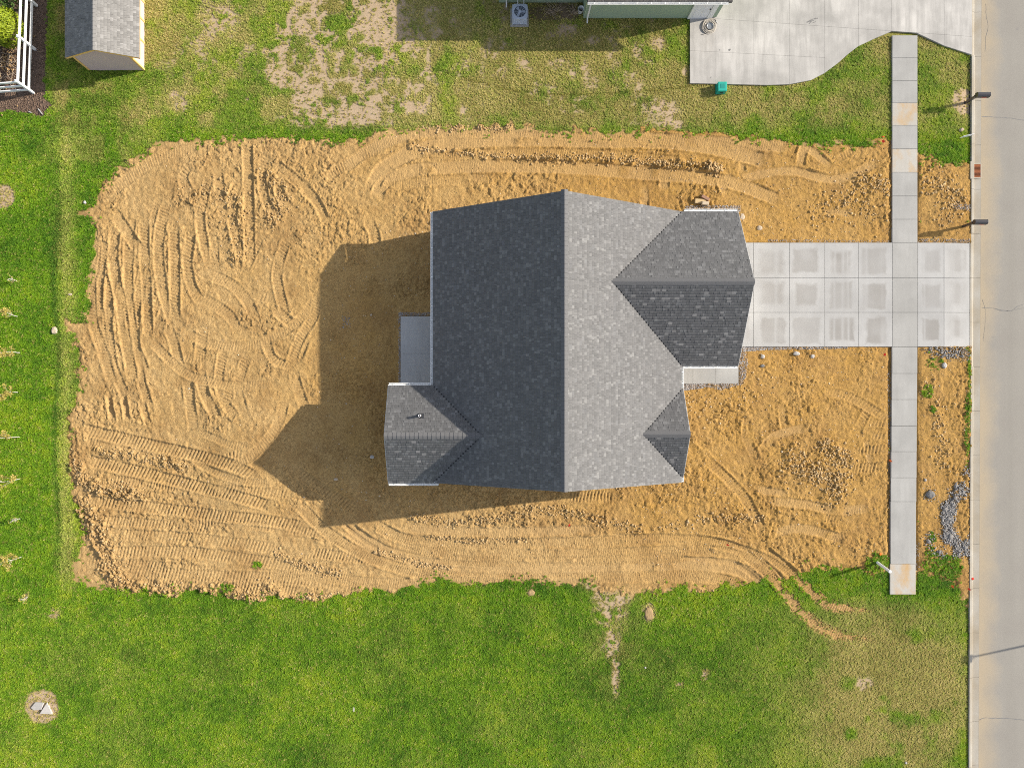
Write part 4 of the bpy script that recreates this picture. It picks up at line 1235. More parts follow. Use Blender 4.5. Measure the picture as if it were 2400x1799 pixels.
for w,b,tone in pick:
    c0=Vector(AV[b]); vv=[Vector(AV[b+k])+Vector((0,0,.002)) for k in range(6)]
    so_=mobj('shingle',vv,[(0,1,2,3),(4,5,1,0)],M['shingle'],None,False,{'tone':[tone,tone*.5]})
    sub(so_,roof)
keepf=[k for k in range(0,len(AF),2) if AF[k][0] not in pset]
F2=np.array([AF[k+j] for k in keepf for j in (0,1)]); T2=np.array([AT[k+j] for k in keepf for j in (0,1)])
sh=nobj('shingle_field',np.array([tuple(v) for v in AV]),F2,M['shingle'],None,False,None,{'tone':T2})
sub(sh,roof); tag(sh,kind='stuff')
caps_root=roof
def caps(p,q,drop):
    n0=len(bpy.data.objects)
    before=set(bpy.data.objects.keys())
    cap_row(None,p,q,M['shingle'],drop,.15,rnd)
    for k in set(bpy.data.objects.keys())-before: sub(bpy.data.objects[k],roof)
caps((xM,yS,HR),(xM,yN,HR),(1,0)); caps((gxE,gM,HG),(xR-gH-.15,gM,HG),(0,1)); caps((sxE,sM,HSg),(xR-sH-.15,sM,HSg),(0,1)); caps((bxW,bM,HB),(xL+bH+.15,bM,HB),(0,1))
zg=HE-.01
gutter(house,(xL-.004,by1+.02,zg),(xL-.004,yN-.02,zg),(-1,0),rnd)
gutter(house,(bxW+.02,by1+.004,zg),(xL-.10,by1+.004,zg),(0,1),rnd); gutter(house,(bxW+.02,by0-.004,zg),(xL+.25,by0-.004,zg),(0,-1),rnd)
gutter(house,(xR+.15,gy1+.012,zg),(gxE-.02,gy1+.012,zg),(0,1),rnd); gutter(house,(xR+.12,gy0-.004,zg),(gxE-.02,gy0-.004,zg),(0,-1),rnd)
gutter(house,(xR+.004,sy1+.04,zg),(xR+.004,gy0-.02,zg),(1,0),rnd); gutter(house,(xR+.004,yS+.02,zg),(xR+.004,sy0-.03,zg),(1,0),rnd,.2)
# vent pipe on the rear wing
vx,vy=-3.19,-.74; vz=HE+(by1-vy)*PITCH
vp=MB(); ring=[]
for r_,zz in ((.058,-.05),(.058,.40),(.040,.40),(.040,.05)):
    ring.append((r_,zz))
n=14; vv=[(vx+r_*math.cos(6.2832*k/n),vy+r_*math.sin(6.2832*k/n),vz+zz) for r_,zz in ring for k in range(n)]
ff=[(i*n+k,i*n+(k+1)%n,(i+1)*n+(k+1)%n,(i+1)*n+k) for i in range(3) for k in range(n)]
vpo=mobj('vent_pipe',vv,ff,M['pvc'],house)
sub(mobj('pipe_shade',[(vx+.04*math.cos(6.2832*k/n),vy+.04*math.sin(6.2832*k/n),vz+.1) for k in range(n)],[tuple(range(n))],M['black']),vpo)  # black disc painted as the dark inside the open pipe
bt=MB().beam((vx-.13,vy-.02,vz+.035),(vx+.17,vy-.02,vz+.035),.26,.012,up=(0,PITCH,1))
bt.tube([(vx,vy,vz-.04),(vx,vy,vz+.12)],[.11,.068],12)
sub(bt.obj('pipe_boot',M['dark_metal']),vpo)
# openings
gd_=MB().beam((gxE-.235,gM,-.0),(gxE-.235,gM,2.15),4.9,.04,up=(1,0,0))
gdo=gd_.obj('garage_door',M['door_white'],house)
for k in range(4):
    for s_ in range(8):
        yy=gM-2.45+.3+s_*.61
        sub(MB().beam((gxE-.21,yy-.25,.28+k*.53),(gxE-.21,yy+.25,.28+k*.53),.02,.40,up=(0,0,1)).obj('door_panel',M['door_white']),gdo)
door(house,(xR-o_+.0,1.0),(0,1),(1,0),.95,2.05,.1,M['brown_wood'],'front_door')
window(house,(xR-.08,sM),(0,1),(1,0),1.5,1.3,.75)
for yy in (6.4,7.9): window(house,(xL+o_,yy),(0,1),(-1,0),1.1,1.2,.9)
door(house,(xL+o_,2.6),(0,1),(-1,0),1.6,2.05,.1,M['glass'],'patio_door')
window(house,(bxW+.22,bM),(0,1),(-1,0),1.4,1.2,.85)
for xx in (.5,5.5): window(house,(xx,yS+.22),(1,0),(0,-1),1.0,1.2,.9); window(house,(xx,yN-.22),(1,0),(0,1),1.0,1.2,.9)

# ------------------------------------------------------------------ shed
sx0,sx1,sy_=-19.9,-17.2,16.32; SE=1.75; SP=.5; rx0,rx1,ry=-20.18,-16.66,16.17; rm=(rx0+rx1)/2; SR=SE+(rx1-rx0)/2*SP; syN=ry+4.6
shed=empty('shed',((sx0+sx1)/2,sy_,0)); tag(shed,'mauve garden shed with grey shingled gable roof and tan corner trim beside the white fence','shed')
lap_wall(shed,'gable_wall',(sx0,sy_),(sx1,sy_),-.05,SE+.0,(0,-1),M['siding_shed'],(.5,(sx1-sx0)/2*SP+.0),.13)
lap_wall(shed,'side_wall',(sx1,sy_),(sx1,syN-.15),-.05,SE+.1,(1,0),M['siding_shed'],None,.13)
lap_wall(shed,'side_wall',(sx0,syN-.15),(sx0,sy_),-.05,SE+.05,(-1,0),M['siding_shed'],None,.13)
lap_wall(shed,'gable_wall',(sx1,syN-.15),(sx0,syN-.15),-.05,SE,(0,1),M['siding_shed'],(.5,(sx1-sx0)/2*SP),.13)
for xx,yy in ((sx0,sy_),(sx1,sy_),(sx0,syN-.15),(sx1,syN-.15)):
    MB().box(xx-.05,xx+.05,yy-.03,yy+.05,-.05,SE+.06).obj('corner_trim',M['tan_trim'],shed)
for yy in (17.6,18.65,19.6):
    MB().box(sx1+.01,sx1+.04,yy,yy+.09,-.02,SE).obj('wall_trim',M['tan_trim'],shed)
dk=MB().add([(rx0,ry,SE),(rm,ry,SR),(rm,syN,SR),(rx0,syN,SE),(rx1,ry,SE),(rx1,syN,SE)],[(0,1,2,3),(1,4,5,2)])
sroof=dk.obj('roof',M['deck'],shed)
rnd2=random.Random(11); AV=[];AF=[];AT=[]
for fn in (lambda u,t:(rx0+t,u),lambda u,t:(rx1-t,u)):
    V,F,T,Wd=tabs_for(fn,SE+.006,SP,(rx1-rx0)/2,lambda t:[(ry,syN)],rnd2,.14)
    off=len(AV); AF+=[tuple(i+off for i in f) for f in F]; AV+=V; AT+=T
tag(sub(nobj('shingle_field',np.array(AV),np.array(AF),M['shed_shingle'],None,False,None,{'tone':np.array(AT)}),sroof),kind='stuff')
_before=set(bpy.data.objects.keys())
cap_row(None,(rm,ry,SR),(rm,syN,SR),M['shed_shingle'],(1,0),.13,rnd2)
for k in set(bpy.data.objects.keys())-_before: sub(bpy.data.objects[k],sroof)
for p,q in (((rx0,ry+.015,SE-.06),(rm,ry+.015,SR-.06)),((rm,ry+.015,SR-.06),(rx1,ry+.015,SE-.06))):
    MB().beam(p,q,.03,.11).obj('rake_board',M['tan_trim'],shed)
MB().box(rx0+.01,rx0+.03,ry,syN,SE-.12,SE-.01).obj('fascia',M['white'],shed)
MB().box(rx1-.03,rx1-.01,ry,syN,SE-.12,SE-.01).obj('fascia',M['tan_trim'],shed)

# ------------------------------------------------------------------ neighbour's house (only its south edge is in the picture)
nb=empty('neighbour_house',(6,19,0)); tag(nb,'green clapboard house with white gutter at the head of the older concrete drive','house')
NE=2.62; nx0,nx1,ny=4.6,11.16,18.90; nr=18.40; nyb=19.68; nrb=18.80; nxw=.42
lap_wall(nb,'wall',(nx0,ny),(nx1,ny),-.1,NE-.1,(0,-1),M['siding_green'],None,.115)
lap_wall(nb,'wall',(nx0,nyb),(nx0,ny),-.1,NE-.1,(-1,0),M['siding_green'],None,.115)
lap_wall(nb,'wall',(nxw,nyb),(nx0,nyb),-.1,NE-.1,(0,-1),M['siding_green'],None,.115)
lap_wall(nb,'wall',(nx1,ny),(nx1,ny+9),-.1,NE-.1,(1,0),M['siding_green'],(.5,9/2*.42),.115)
lap_wall(nb,'wall',(nxw,ny+9),(nxw,nyb),-.1,NE-.1,(-1,0),M['siding_green'],None,.115)
rr=MB(); ryr=ny+4.6; rrz=NE+(ryr-nr)*.42
rr.add([(nx0-.12,nr,NE),(nx1+.05,nr,NE),(nx1+.05,ryr,rrz),(nx0-.12,ryr,rrz),(nx0-.12,nr,NE-.12),(nx1+.05,nr,NE-.12),(nx1+.05,ryr,rrz-.12),(nx0-.12,ryr,rrz-.12)],[(0,1,2,3),(4,7,6,5),(0,4,5,1),(1,5,6,2),(0,3,7,4)])
hx=nx0-.12
rr.add([(nxw-.3,nrb,NE),(hx,nrb,NE),(hx,ryr,rrz-.004)],[(0,1,2)])
rr.add([(nxw-.3,nrb,NE),(hx,ryr,rrz-.004),(nxw-.3,ryr+5.1,NE)],[(0,1,2)])
rr.add([(hx,ryr,rrz),(nx1+.05,ryr,rrz),(nx1+.05,ryr+5.1,NE),(nxw-.3,ryr+5.1,NE)],[(0,1,2,3)])
nroof=rr.obj('roof',M['deck'],nb)
V,F,T,Wd=tabs_for(lambda u,t:(u,nr+t),NE+.006,.42,4.9,lambda t:[(nx0-.1,nx1+.05)],random.Random(5),.14)
tag(sub(nobj('shingle_field',np.array(V),np.array(F),M['nb_shingle'],None,False,None,{'tone':np.array(T)}),nroof),kind='stuff')
gutter(nb,(nx0-.1,nr-.006,NE-.01),(nx1-.12,nr-.006,NE-.01),(0,-1),rnd)
def downspout(x,y0_,yw):
    MB().beam((x,yw-.055,NE-.35),(x,yw-.055,.12),.085,.065,up=(1,0,0)).beam((x,y0_,NE-.12),(x,yw-.05,NE-.38),.085,.065,up=(1,0,0)).beam((x,yw-.05,.14),(x,yw-.28,.05),.085,.06,up=(1,0,0)).obj('downspout',M['white'],nb)
downspout(X(1376),nr-.06,ny); downspout(.78,nrb-.05,nyb)
door(nb,((X(1616)+X(1653))/2,ny-.02),(1,0),(0,-1),.82,2.05,.08,M['door_white'],'side_door')
MB().box(X(1660),X(1667),ny-.06,ny-.015,-.05,NE-.15).obj('corner_board',M['white'],nb)
#PART4
# ------------------------------------------------------------------ stones, gravel, clods
_oct = np.array([(1,0,0),(-1,0,0),(0,1,0),(0,-1,0),(0,0,1),(0,0,-1)],float)
_octf = np.array([(0,2,4),(2,1,4),(1,3,4),(3,0,4),(2,0,5),(1,2,5),(3,1,5),(0,3,5)])
_ph = (1+5**.5)/2
_ico = np.array([(-1,_ph,0),(1,_ph,0),(-1,-_ph,0),(1,-_ph,0),(0,-1,_ph),(0,1,_ph),(0,-1,-_ph),(0,1,-_ph),(_ph,0,-1),(_ph,0,1),(-_ph,0,-1),(-_ph,0,1)])/1.902
_icof = np.array([(0,11,5),(0,5,1),(0,1,7),(0,7,10),(0,10,11),(1,5,9),(5,11,4),(11,10,2),(10,7,6),(7,1,8),(3,9,4),(3,4,2),(3,2,6),(3,6,8),(3,8,9),(4,9,5),(2,4,11),(6,2,10),(8,6,7),(9,8,1)])
def rocks(name, P, S, mat, ico=False, flat=.7, parent=None):
    bv, bf = (_ico,_icof) if ico else (_oct,_octf)
    n=len(P); k=len(bv)
    R = rng.uniform(.65,1.3,(n,k,1))*bv[None]
    sc_ = np.stack([S*rng.uniform(.8,1.3,n),S*rng.uniform(.7,1.1,n),S*flat*rng.uniform(.7,1.2,n)],axis=1)
    R = R*sc_[:,None,:]
    a = rng.uniform(0,6.283,n); c,s_ = np.cos(a)[:,None],np.sin(a)[:,None]
    x_ = R[:,:,0]*c-R[:,:,1]*s_; y_ = R[:,:,0]*s_+R[:,:,1]*c
    V = np.stack([x_,y_,R[:,:,2]],axis=2)+np.asarray(P)[:,None,:]
    F = bf[None]+(np.arange(n)*k)[:,None,None]
    tone = np.repeat(rng.random(n),len(bf))
    return nobj(name,V.reshape(-1,3),F.reshape(-1,3),mat,parent,False,None,{'tone':tone})
def zat(x_,y_):
    ii=np.clip(((x_-xs[0])/STEP).astype(int),0,nx_-1); jj=np.clip(((y_-ys[0])/STEP).astype(int),0,ny_-1)
    return z[jj,ii]
def scatter_px(n, poly=None, path=None, hw=0):
    out=[]
    if poly is not None:
        p=np.array(poly,float); lo,hi=p.min(0),p.max(0)
        q=rng.uniform(lo,hi,(n,2)); q=q[sdf_poly(q[:,0],q[:,1],poly)>0]
    else:
        s_=smooth_path(path,4); i=rng.integers(0,len(s_),n); q=s_[i]+rng.normal(0,hw*.55,(n,2))
    return q
def to3(q, lift=0.0, smp=True):
    x_=(q[:,0]-NX)/PM; y_=-(q[:,1]-NY)/PM
    return np.stack([x_,y_,zat(x_,y_)+lift],axis=1)
# crumbled soil over the lot
NCL=30000
q=np.stack([rng.uniform(130,2275,NCL),rng.uniform(290,1420,NCL)],axis=1)
cx_=(q[:,0]-NX)/PM; cy_=-(q[:,1]-NY)/PM
iix=np.clip(((cx_-xs[0])/STEP).astype(int),0,nx_-1); jjx=np.clip(((cy_-ys[0])/STEP).astype(int),0,ny_-1)
okc=(SDn[jjx,iix]>0.02)&(z[jjx,iix]>-.085)
pr=.20+.9*clod_w[jjx,iix]+.45*(rough[jjx,iix]-.2)+.25*och[jjx,iix]; pr*=1-.85*dust[jjx,iix]
okc&=(rng.random(NCL)<pr)
okc&=~((q[:,0]>1030)&(q[:,0]<1590)&(q[:,1]>510)&(q[:,1]<1110))&~((q[:,0]>1595)&(q[:,0]<2280)&(q[:,1]>560)&(q[:,1]<818))&~((q[:,0]>2086)&(q[:,0]<2152))
q=q[okc]; big=clod_w[jjx,iix][okc]
S_=rng.uniform(.012,.034,len(q))*(1+.9*big*rng.random(len(q)))
print('clods',len(q))
P_=to3(q); P_[:,2]+=S_*.25
tag(rocks('soil_clods',P_,S_,M['clod'],False,.75),'loose crumbs and clods of tan earth strewn over the lot','soil',kind='stuff')
M['pebble']=clod_mat('pale_pebbles',(0.36,0.26,0.15),(0.66,0.57,0.44))
npb=5200; qp=np.stack([rng.uniform(180,2270,npb),rng.uniform(320,1330,npb)],axis=1)
nearh=((qp[:,0]>740)&(qp[:,0]<1030)&(qp[:,1]>530)&(qp[:,1]<1200))|(qp[:,0]>1480)
keepp=(rng.random(npb)<np.where(nearh,.8,.14)); qp=qp[keepp]
qp=qp[(dirt_sdf(qp[:,0],qp[:,1])>.3)&~((qp[:,0]>1030)&(qp[:,0]<1590)&(qp[:,1]>510)&(qp[:,1]<1110))&~((qp[:,0]>1590)&(qp[:,0]<2280)&(qp[:,1]>560)&(qp[:,1]<818))&~((qp[:,0]>2084)&(qp[:,0]<2154))&~((qp[:,0]>935)&(qp[:,0]<1030)&(qp[:,1]>735)&(qp[:,1]<905))&~((qp[:,0]>1590)&(qp[:,0]<1735)&(qp[:,1]>835)&(qp[:,1]<905))]
P_=to3(qp); S_=rng.uniform(.012,.032,len(qp))*(1+.8*(rng.random(len(qp))<.06)); P_[:,2]+=S_*.3
tag(rocks('pebbles',P_,S_,M['pebble'],False,.7),'small pale pebbles scattered in the soil round the new house','pebbles',kind='stuff')
# row of bigger lumps along the piles
qq=np.concatenate([scatter_px(int(260*c_[2]*max(.3,len(c_[0])/3)),path=c_[0],hw=c_[1]) for c_ in CLODS])
qs=dirt_sdf(qq[:,0],qq[:,1])>.0
qq=qq[qs&~((qq[:,0]>2084)&(qq[:,0]<2153))]; P_=to3(qq); S_=rng.uniform(.025,.07,len(qq)); P_[:,2]+=S_*.15
tag(rocks('soil_lumps',P_,S_,M['clod'],True,.7),'bigger broken lumps of dry earth along the spoil ridges','soil',kind='stuff')
# gravel margins
GR=[(900,[(1606,482),(1735,482),(1735,497),(1600,497)]),(1000,[(1598,896),(1650,896),(1650,909),(1598,916)]),(800,[(1650,896),(1727,896),(1716,906),(1690,914),(1650,906)]),
    (1300,[(1722,838),(1744,812),(1752,845),(1748,880),(1738,902),(1718,904)]),(700,[(1735,812),(1800,812),(1796,820),(1735,824)]),(900,[(1800,812),(1985,812),(1985,817),(1800,820)]),
    (500,[(934,735),(941,735),(941,905),(934,905)]),(450,[(934,732),(1026,732),(1026,742),(934,742)]),(300,[(1800,561),(2085,564),(2085,569),(1800,568)]),(300,[(2152,560),(2272,560),(2272,569),(2152,569)]),
    (260,[(2230,478),(2274,480),(2274,496),(2235,490)]),(160,[(2146,1270),(2154,1270),(2154,1390),(2146,1390)]),(200,[(2078,870),(2089,870),(2089,1130),(2082,1130)]),(90,[(800,740),(820,740),(822,768),(803,768)])]
qq=np.concatenate([scatter_px(n,poly=p) for n,p in GR]); P_=to3(qq); S_=rng.uniform(.011,.026,len(qq)); P_[:,2]=np.maximum(P_[:,2],-.04)+.012
tag(rocks('gravel',P_,S_,M['gravel'],False,.8),'pale grey gravel along the footings, porch and driveway edges','gravel',kind='stuff')
RU=[(900,[(2244,1130),(2268,1140),(2270,1152),(2252,1166),(2240,1188),(2226,1200),(2224,1180),(2230,1150)]),(1100,[(2210,1178),(2234,1178),(2236,1200),(2226,1236),(2212,1238),(2206,1212)]),
    (1000,[(2212,1242),(2232,1240),(2246,1268),(2238,1278),(2216,1268),(2208,1256)]),(600,[(2234,1276),(2274,1262),(2274,1300),(2236,1304)]),(110,[(2180,1290),(2216,1284),(2216,1308),(2182,1310)]),
    (60,[(2168,1250),(2192,1252),(2192,1282),(2166,1278)]),(60,[(2170,1150),(2192,1148),(2192,1172),(2172,1172)]),(70,[(2262,1094),(2275,1092),(2275,1114),(2262,1112)]),
    (500,[(2160,815),(2274,815),(2274,838),(2220,840),(2180,828)])]
qq=np.concatenate([scatter_px(n,poly=p) for n,p in RU]); qq=qq+rng.normal(0,4.5,qq.shape); qq=qq[(qq[:,0]<2272)&(qq[:,0]>2154)]; P_=to3(qq); S_=rng.uniform(.015,.045,len(qq)); P_[:,2]+=rng.uniform(0,.05,len(qq))
tag(rocks('asphalt_rubble',P_,S_,M['rubble'],True,.75),'broken grey asphalt and gravel dumped on the verge by the kerb','rubble',kind='stuff')
def stone(px,py,w,d,h,mat,label,name='stone',cat='stone',group=None,rot=0.0,seed=0,n=9,zz=None):
    r=random.Random(seed+int(px)); b=MB(); c=U(px,py); z0=(zat(np.array([c[0]]),np.array([c[1]]))[0] if zz is None else zz)
    rings=[]
    for k,(f_,hh) in enumerate(((1.0,-.03),(1.04,h*.35),(.86,h*.8),(.5,h))):
        for i in range(n):
            a=2*math.pi*i/n
            if k==0: rings.append(r.uniform(.8,1.15))
            q_=rings[i]*f_*r.uniform(.95,1.05)
            x_,y_=math.cos(a)*w/2*q_,math.sin(a)*d/2*q_
            b.v.append((c[0]+x_*math.cos(rot)-y_*math.sin(rot),c[1]+x_*math.sin(rot)+y_*math.cos(rot),z0+hh*r.uniform(.9,1.1)))
    for k in range(3):
        for i in range(n):
            b.f.append((k*n+i,k*n+(i+1)%n,(k+1)*n+(i+1)%n,(k+1)*n+i))
    b.f.append(tuple(3*n+i for i in range(n)))
    o=b.obj(name,mat); return tag(o,label,cat,group)
def chunk(px,py,w,label,grp):
    w*=.72
    stone(px,py,w,w*random.uniform(.7,1),w*.38,M['rubble_lump'],label,'asphalt_lump','asphalt lump',grp,random.uniform(0,3))
M['rubble_lump']=simple('asphalt_lump',(0.24,0.225,0.21),.4,26,.9,.2)
for px,py,w in ((2240,1140,.36),(2256,1152,.30),(2236,1166,.28),(2214,1192,.34),(2222,1214,.3),(2226,1256,.42),(2262,1282,.32),(2246,1296,.26),(2200,1292,.28),(2176,1268,.32)):
    chunk(px,py,w,'broken grey asphalt lump in the rubble on the verge','asphalt lumps on the verge')
stone(2180,1158,.44,.40,.12,M['rubble'],'round dark grey asphalt lump lying alone beside the sidewalk','asphalt_lump','asphalt lump')
for px,py,w,d,h,m,lb in ((1865,829,.30,.22,.10,'white_stone','larger of two white stones lying just below the driveway'),(1903,835,.22,.17,.08,'white_stone','smaller of two white stones lying just below the driveway'),
    (1740,509,.26,.30,.05,'stone','flat tan stone beside the garage corner'),(1780,535,.26,.24,.10,'stone','pale stone in the soil left of the driveway top edge'),(1787,836,.20,.22,.10,'white_stone','white stone in the soil right of the gravel margin'),
    (1786,857,.22,.16,.08,'rubble','grey stone in the soil right of the porch'),(2211,856,.24,.30,.10,'white_stone','white rock on the verge below the driveway apron'),(2168,1124,.10,.16,.07,'white_stone','small white stone on the verge beside the sidewalk'),
    (129,775,.32,.34,.14,'stone','lower pale clod of earth pushed onto the left lawn'),(137,740,.26,.22,.12,'stone','upper pale clod of earth pushed onto the left lawn'),(200,475,.14,.16,.09,'white_stone','white stone at the upper left edge of the soil'),
    (166,690,.24,.12,.06,'stone','flat tan clod on the rough grass strip'),(829,1661,.10,.24,.04,'white_stone','pale elongated stone lying on the lower lawn'),(2123,1786,.12,.12,.05,'white_stone','white disc in the dry grass near the bottom right'),
    (2252,305,.22,.18,.12,'stone','rounded stone in the grass above the yard sign'),(1512,1563,.10,.10,.05,'white_stone','small white stone in the middle of the lower lawn'),
    (1521,1436,.50,.70,.08,'clod_big','square lump of dug earth lying on the lower lawn'),(1245,1388,.36,.30,.06,'clod_big','round lump of earth at the lower edge of the soil'),
    (870,738,.12,.12,.07,'stone','pale stone in the house shadow left of the patio'),(872,1070,.22,.20,.08,'white_stone','pinkish white stone in the shadow left of the rear wing'),(787,1122,.22,.14,.07,'stone','yellow block in the house shadow below the rear wing')):
    if m=='clod_big' and m not in M: M[m]=simple('dug_earth',(0.34,0.235,0.12),.5,14,.95,.1)
    stone(px,py,w,d,h,M[m],lb,'stone' if 'lump' not in lb and 'clod' not in lb else 'earth_clod','stone' if 'lump' not in lb and 'clod' not in lb else 'earth clod',None,0,3,zz=(None if dirt_sdf(np.array([px*1.]),np.array([py*1.]))[0]>0 else 0.01))
def block(px,py,w,d,h,rot,mat,label):
    c=U(px,py); z0=soil_z(c[0],c[1]); b=MB().cbox(-w/2,w/2,-d/2,d/2,-.02,h,.015)
    o=b.obj('block',mat); o.location=(c[0],c[1],z0); o.rotation_euler=(0.05,.03,rot); tag(o,label,'block','blocks beside the garage')
block(1640,473,.56,.22,.16,math.radians(-3),M['wood'],'longest tan block beside the garage gutter'); block(1650,478.5,.34,.17,.2,math.radians(-5),M['stone'],'short pale block in front of the longer tan block')
block(1651,465.5,.42,.15,.14,math.radians(-28),M['brown_wood'],'brown slanted block behind the tan blocks')
# broken concrete in the mulched ring
def plate(pts,h,label,tilt):
    w=[U(p[0],p[1],.05)[:2] for p in pts]; cx=sum(p[0] for p in w)/len(w); cy=sum(p[1] for p in w)/len(w)
    l=[(p[0]-cx,p[1]-cy) for p in w]
    if area(l)<0: l=l[::-1]
    o=MB().prism(l,0,h,.01).obj('concrete_piece',M['white_stone']); o.location=(cx,cy,0.0); o.rotation_euler=tilt
    tag(o,label,'concrete piece','broken concrete in the ring')
plate([(73,1657),(84,1644),(104,1645),(98,1661),(80,1663)],.10,'five-sided pale concrete piece in the ring on the lower left lawn',(0.04,-.05,0))
plate([(111,1645),(124,1672),(95,1670)],.12,'triangular white concrete piece in the ring on the lower left lawn',(-.05,.04,0))

# ------------------------------------------------------------------ marker flags, pipe, sign
def flag(px,py,mat,label,ang):
    c=U(px,py); z0=max(soil_z(c[0],c[1]),0) if dirt_sdf(np.array([px*1.]),np.array([py*1.]))[0]>0 else 0
    r=empty('marker_flag',(c[0],c[1],z0)); tag(r,label,'marker flag','utility marker flags')
    MB().tube([(c[0],c[1],z0-.03),(c[0]+.01,c[1],z0+.22),(c[0]+.03,c[1]+.02,z0+.40)],.004,5).obj('wire',M['wire'],r)
    d=Vector((math.cos(ang),math.sin(ang),0)); t=Vector((c[0]+.03,c[1]+.02,z0+.40)); s_=Vector((-d.y,d.x,0))
    v=[t,t+d*.07+Vector((0,0,-.015)),t+d*.14+Vector((0,0,-.05)),t+Vector((0,0,-.1))+s_*.05,t+d*.07+s_*.075+Vector((0,0,-.10)),t+d*.13+s_*.06+Vector((0,0,-.13))]
    v+= [a+Vector((0,0,-.004)) for a in v]
    mobj('flag',v,[(0,1,4,3),(1,2,5,4),(9,10,7,6),(10,11,8,7),(0,3,9,6),(2,1,7,8),(5,2,8,11)],mat,r)
for px,py,m,lb,a in ((2057,330,'red','upper of two red marker flags left of the sidewalk at the top of the lot',.3),(2063,340,'red','lower of two red marker flags left of the sidewalk at the top of the lot',2.),
    (1330,1232,'red','red marker flag in the soil below the main ridge',.8),(1703,1275,'red','red marker flag in the tyre tracks at the lower right of the lot',2.6),(2064,836,'red','red marker flag in the soil just below the driveway',1.2),
    (2081,1081,'orange','orange marker flag against the left edge of the sidewalk',2.2),(2050,1297,'orange','orange marker flag above the leaning white pipe',.2),(2265,1355,'red','highest red marker flag beside the kerb at the lower verge',.5),
    (2224,1374,'orange','orange marker flag in the grass of the lower verge',1.7),(2263,1378,'red','lower red marker flag beside the kerb at the lower verge',2.4)):
    flag(px,py,M[m],lb,a)
c=U(2053,1315); zb=soil_z(c[0],c[1]); rp=empty('standpipe',(c[0],c[1],zb)); tag(rp,'white plastic standpipe leaning in a grass patch beside the sidewalk','pipe')
tp=(c[0]+.04,c[1]-.22,zb+1.22)
MB().tube([(c[0],c[1],zb-.1),tp],.066,14).obj('pipe',M['pvc'],rp)
dv=(Vector(tp)-Vector((c[0],c[1],zb))).normalized()
MB().tube([Vector(tp)-dv*.05,Vector(tp)+dv*.02,Vector(tp)+dv*.035],[.078,.078,.06],14).obj('pipe_cap',M['pvc'],rp)
sa=U(2243,327); d=Vector((SUN_X,SUN_Y-.02,0)).normalized(); so_=Vector((sa[0],sa[1],0))
sg=empty('yard_sign',(sa[0]+.25,sa[1]+.05,0)); tag(sg,'thin pale yard sign standing edge-on in the grass by the kerb','sign')
MB().beam(so_+d*.02+Vector((0,0,.36)),so_+d*.56+Vector((0,0,.36)),.012,.34).obj('panel',M['pvc'],sg)
for k in (.12,.46): MB().tube([so_+d*k+Vector((0,0,-.05)),so_+d*k+Vector((0,0,.25))],.008,6).obj('stake',M['wire'],sg)

# ------------------------------------------------------------------ mailboxes
def mailbox(px,py,label):
    c=U(px,py); r=empty('mailbox',(c[0],c[1],0)); tag(r,label,'mailbox','mailboxes by the kerb')
    x,y=c[0],c[1]; b=Vector((x,y,0))
    MB().cbox(x-.055,x+.055,y-.055,y+.055,-.1,.90,.01).obj('post',M['mailbox'],r)
    MB().beam((x-.10,y,.88),(x+.46,y,.88),.10,.05).obj('arm',M['mailbox'],r)
    MB().beam((x,y,.52),(x+.30,y,.85),.05,.06).obj('brace',M['mailbox'],r)
    n=10; hw=.115; pr=[(-hw,0),(-hw,.14)]+[(-hw*math.cos(math.pi*k/n),.14+hw*math.sin(math.pi*k/n)) for k in range(1,n)]+[(hw,.14),(hw,0)]
    L=.60; x0=x-.08; v=[(x0,y+a,.91+h) for a,h in pr]+[(x0+L,y+a,.91+h) for a,h in pr]; m=len(pr)
    body=mobj('box',v,[(k,(k+1)%m,(k+1)%m+m,k+m) for k in range(m)]+[tuple(range(m-1,-1,-1)),tuple(range(m,2*m))],M['mailbox'],r)
    v=[(x0+L+.002,y+a*1.06,.905+h*1.03) for a,h in pr]+[(x0+L+.022,y+a*1.04,.905+h*1.02) for a,h in pr]
    dr_=mobj('door',v,[(k,(k+1)%m,(k+1)%m+m,k+m) for k in range(m)]+[tuple(range(m-1,-1,-1)),tuple(range(m,2*m))],M['dark_metal'],r)
    sub(MB().beam((x0+L+.03,y,1.10),(x0+L+.03,y,1.14),.06,.02).obj('door_pull',M['metal_grey']),dr_)
    sub(MB().beam((x0+L-.12,y-.122,1.02),(x0+L-.34,y-.122,1.02),.008,.035).obj('signal_flag',M['red']),body)
mailbox(2263,241,'dark mailbox on a post in a sandy ring near the top right'); mailbox(2257,531,'dark mailbox on a post in bare soil just above the driveway apron')
# ------------------------------------------------------------------ storm drain
xd0,xd1,yd0,yd1=kx(400)+.155,kx(400)+.52,Y(415),Y(384)
sdn=empty('storm_drain',((xd0+xd1)/2,(yd0+yd1)/2,-.07)); tag(sdn,'rusty barred storm drain set in the gutter below the yard sign','storm drain')
MB().box(xd0-.02,xd1+.02,yd0-.03,yd1+.03,-.12,-.052).obj('pit_shade',M['black'],sdn)  # solid black box painted as the shade below the bars
fr=MB(); fr.box(xd0-.05,xd0,yd0-.05,yd1+.05,-.10,-.038); fr.box(xd1,xd1+.04,yd0-.05,yd1+.05,-.10,-.038); fr.box(xd0,xd1,yd0-.05,yd0,-.10,-.04); fr.box(xd0,xd1,yd1,yd1+.05,-.10,-.04); fr.obj('frame',M['kerb'],sdn)
for k in range(11):
    yy=yd0+(yd1-yd0)*(k+.5)/11; MB().box(xd0,xd1,yy-.013,yy+.013,-.075,-.036).obj('bar',M['rust'],sdn)
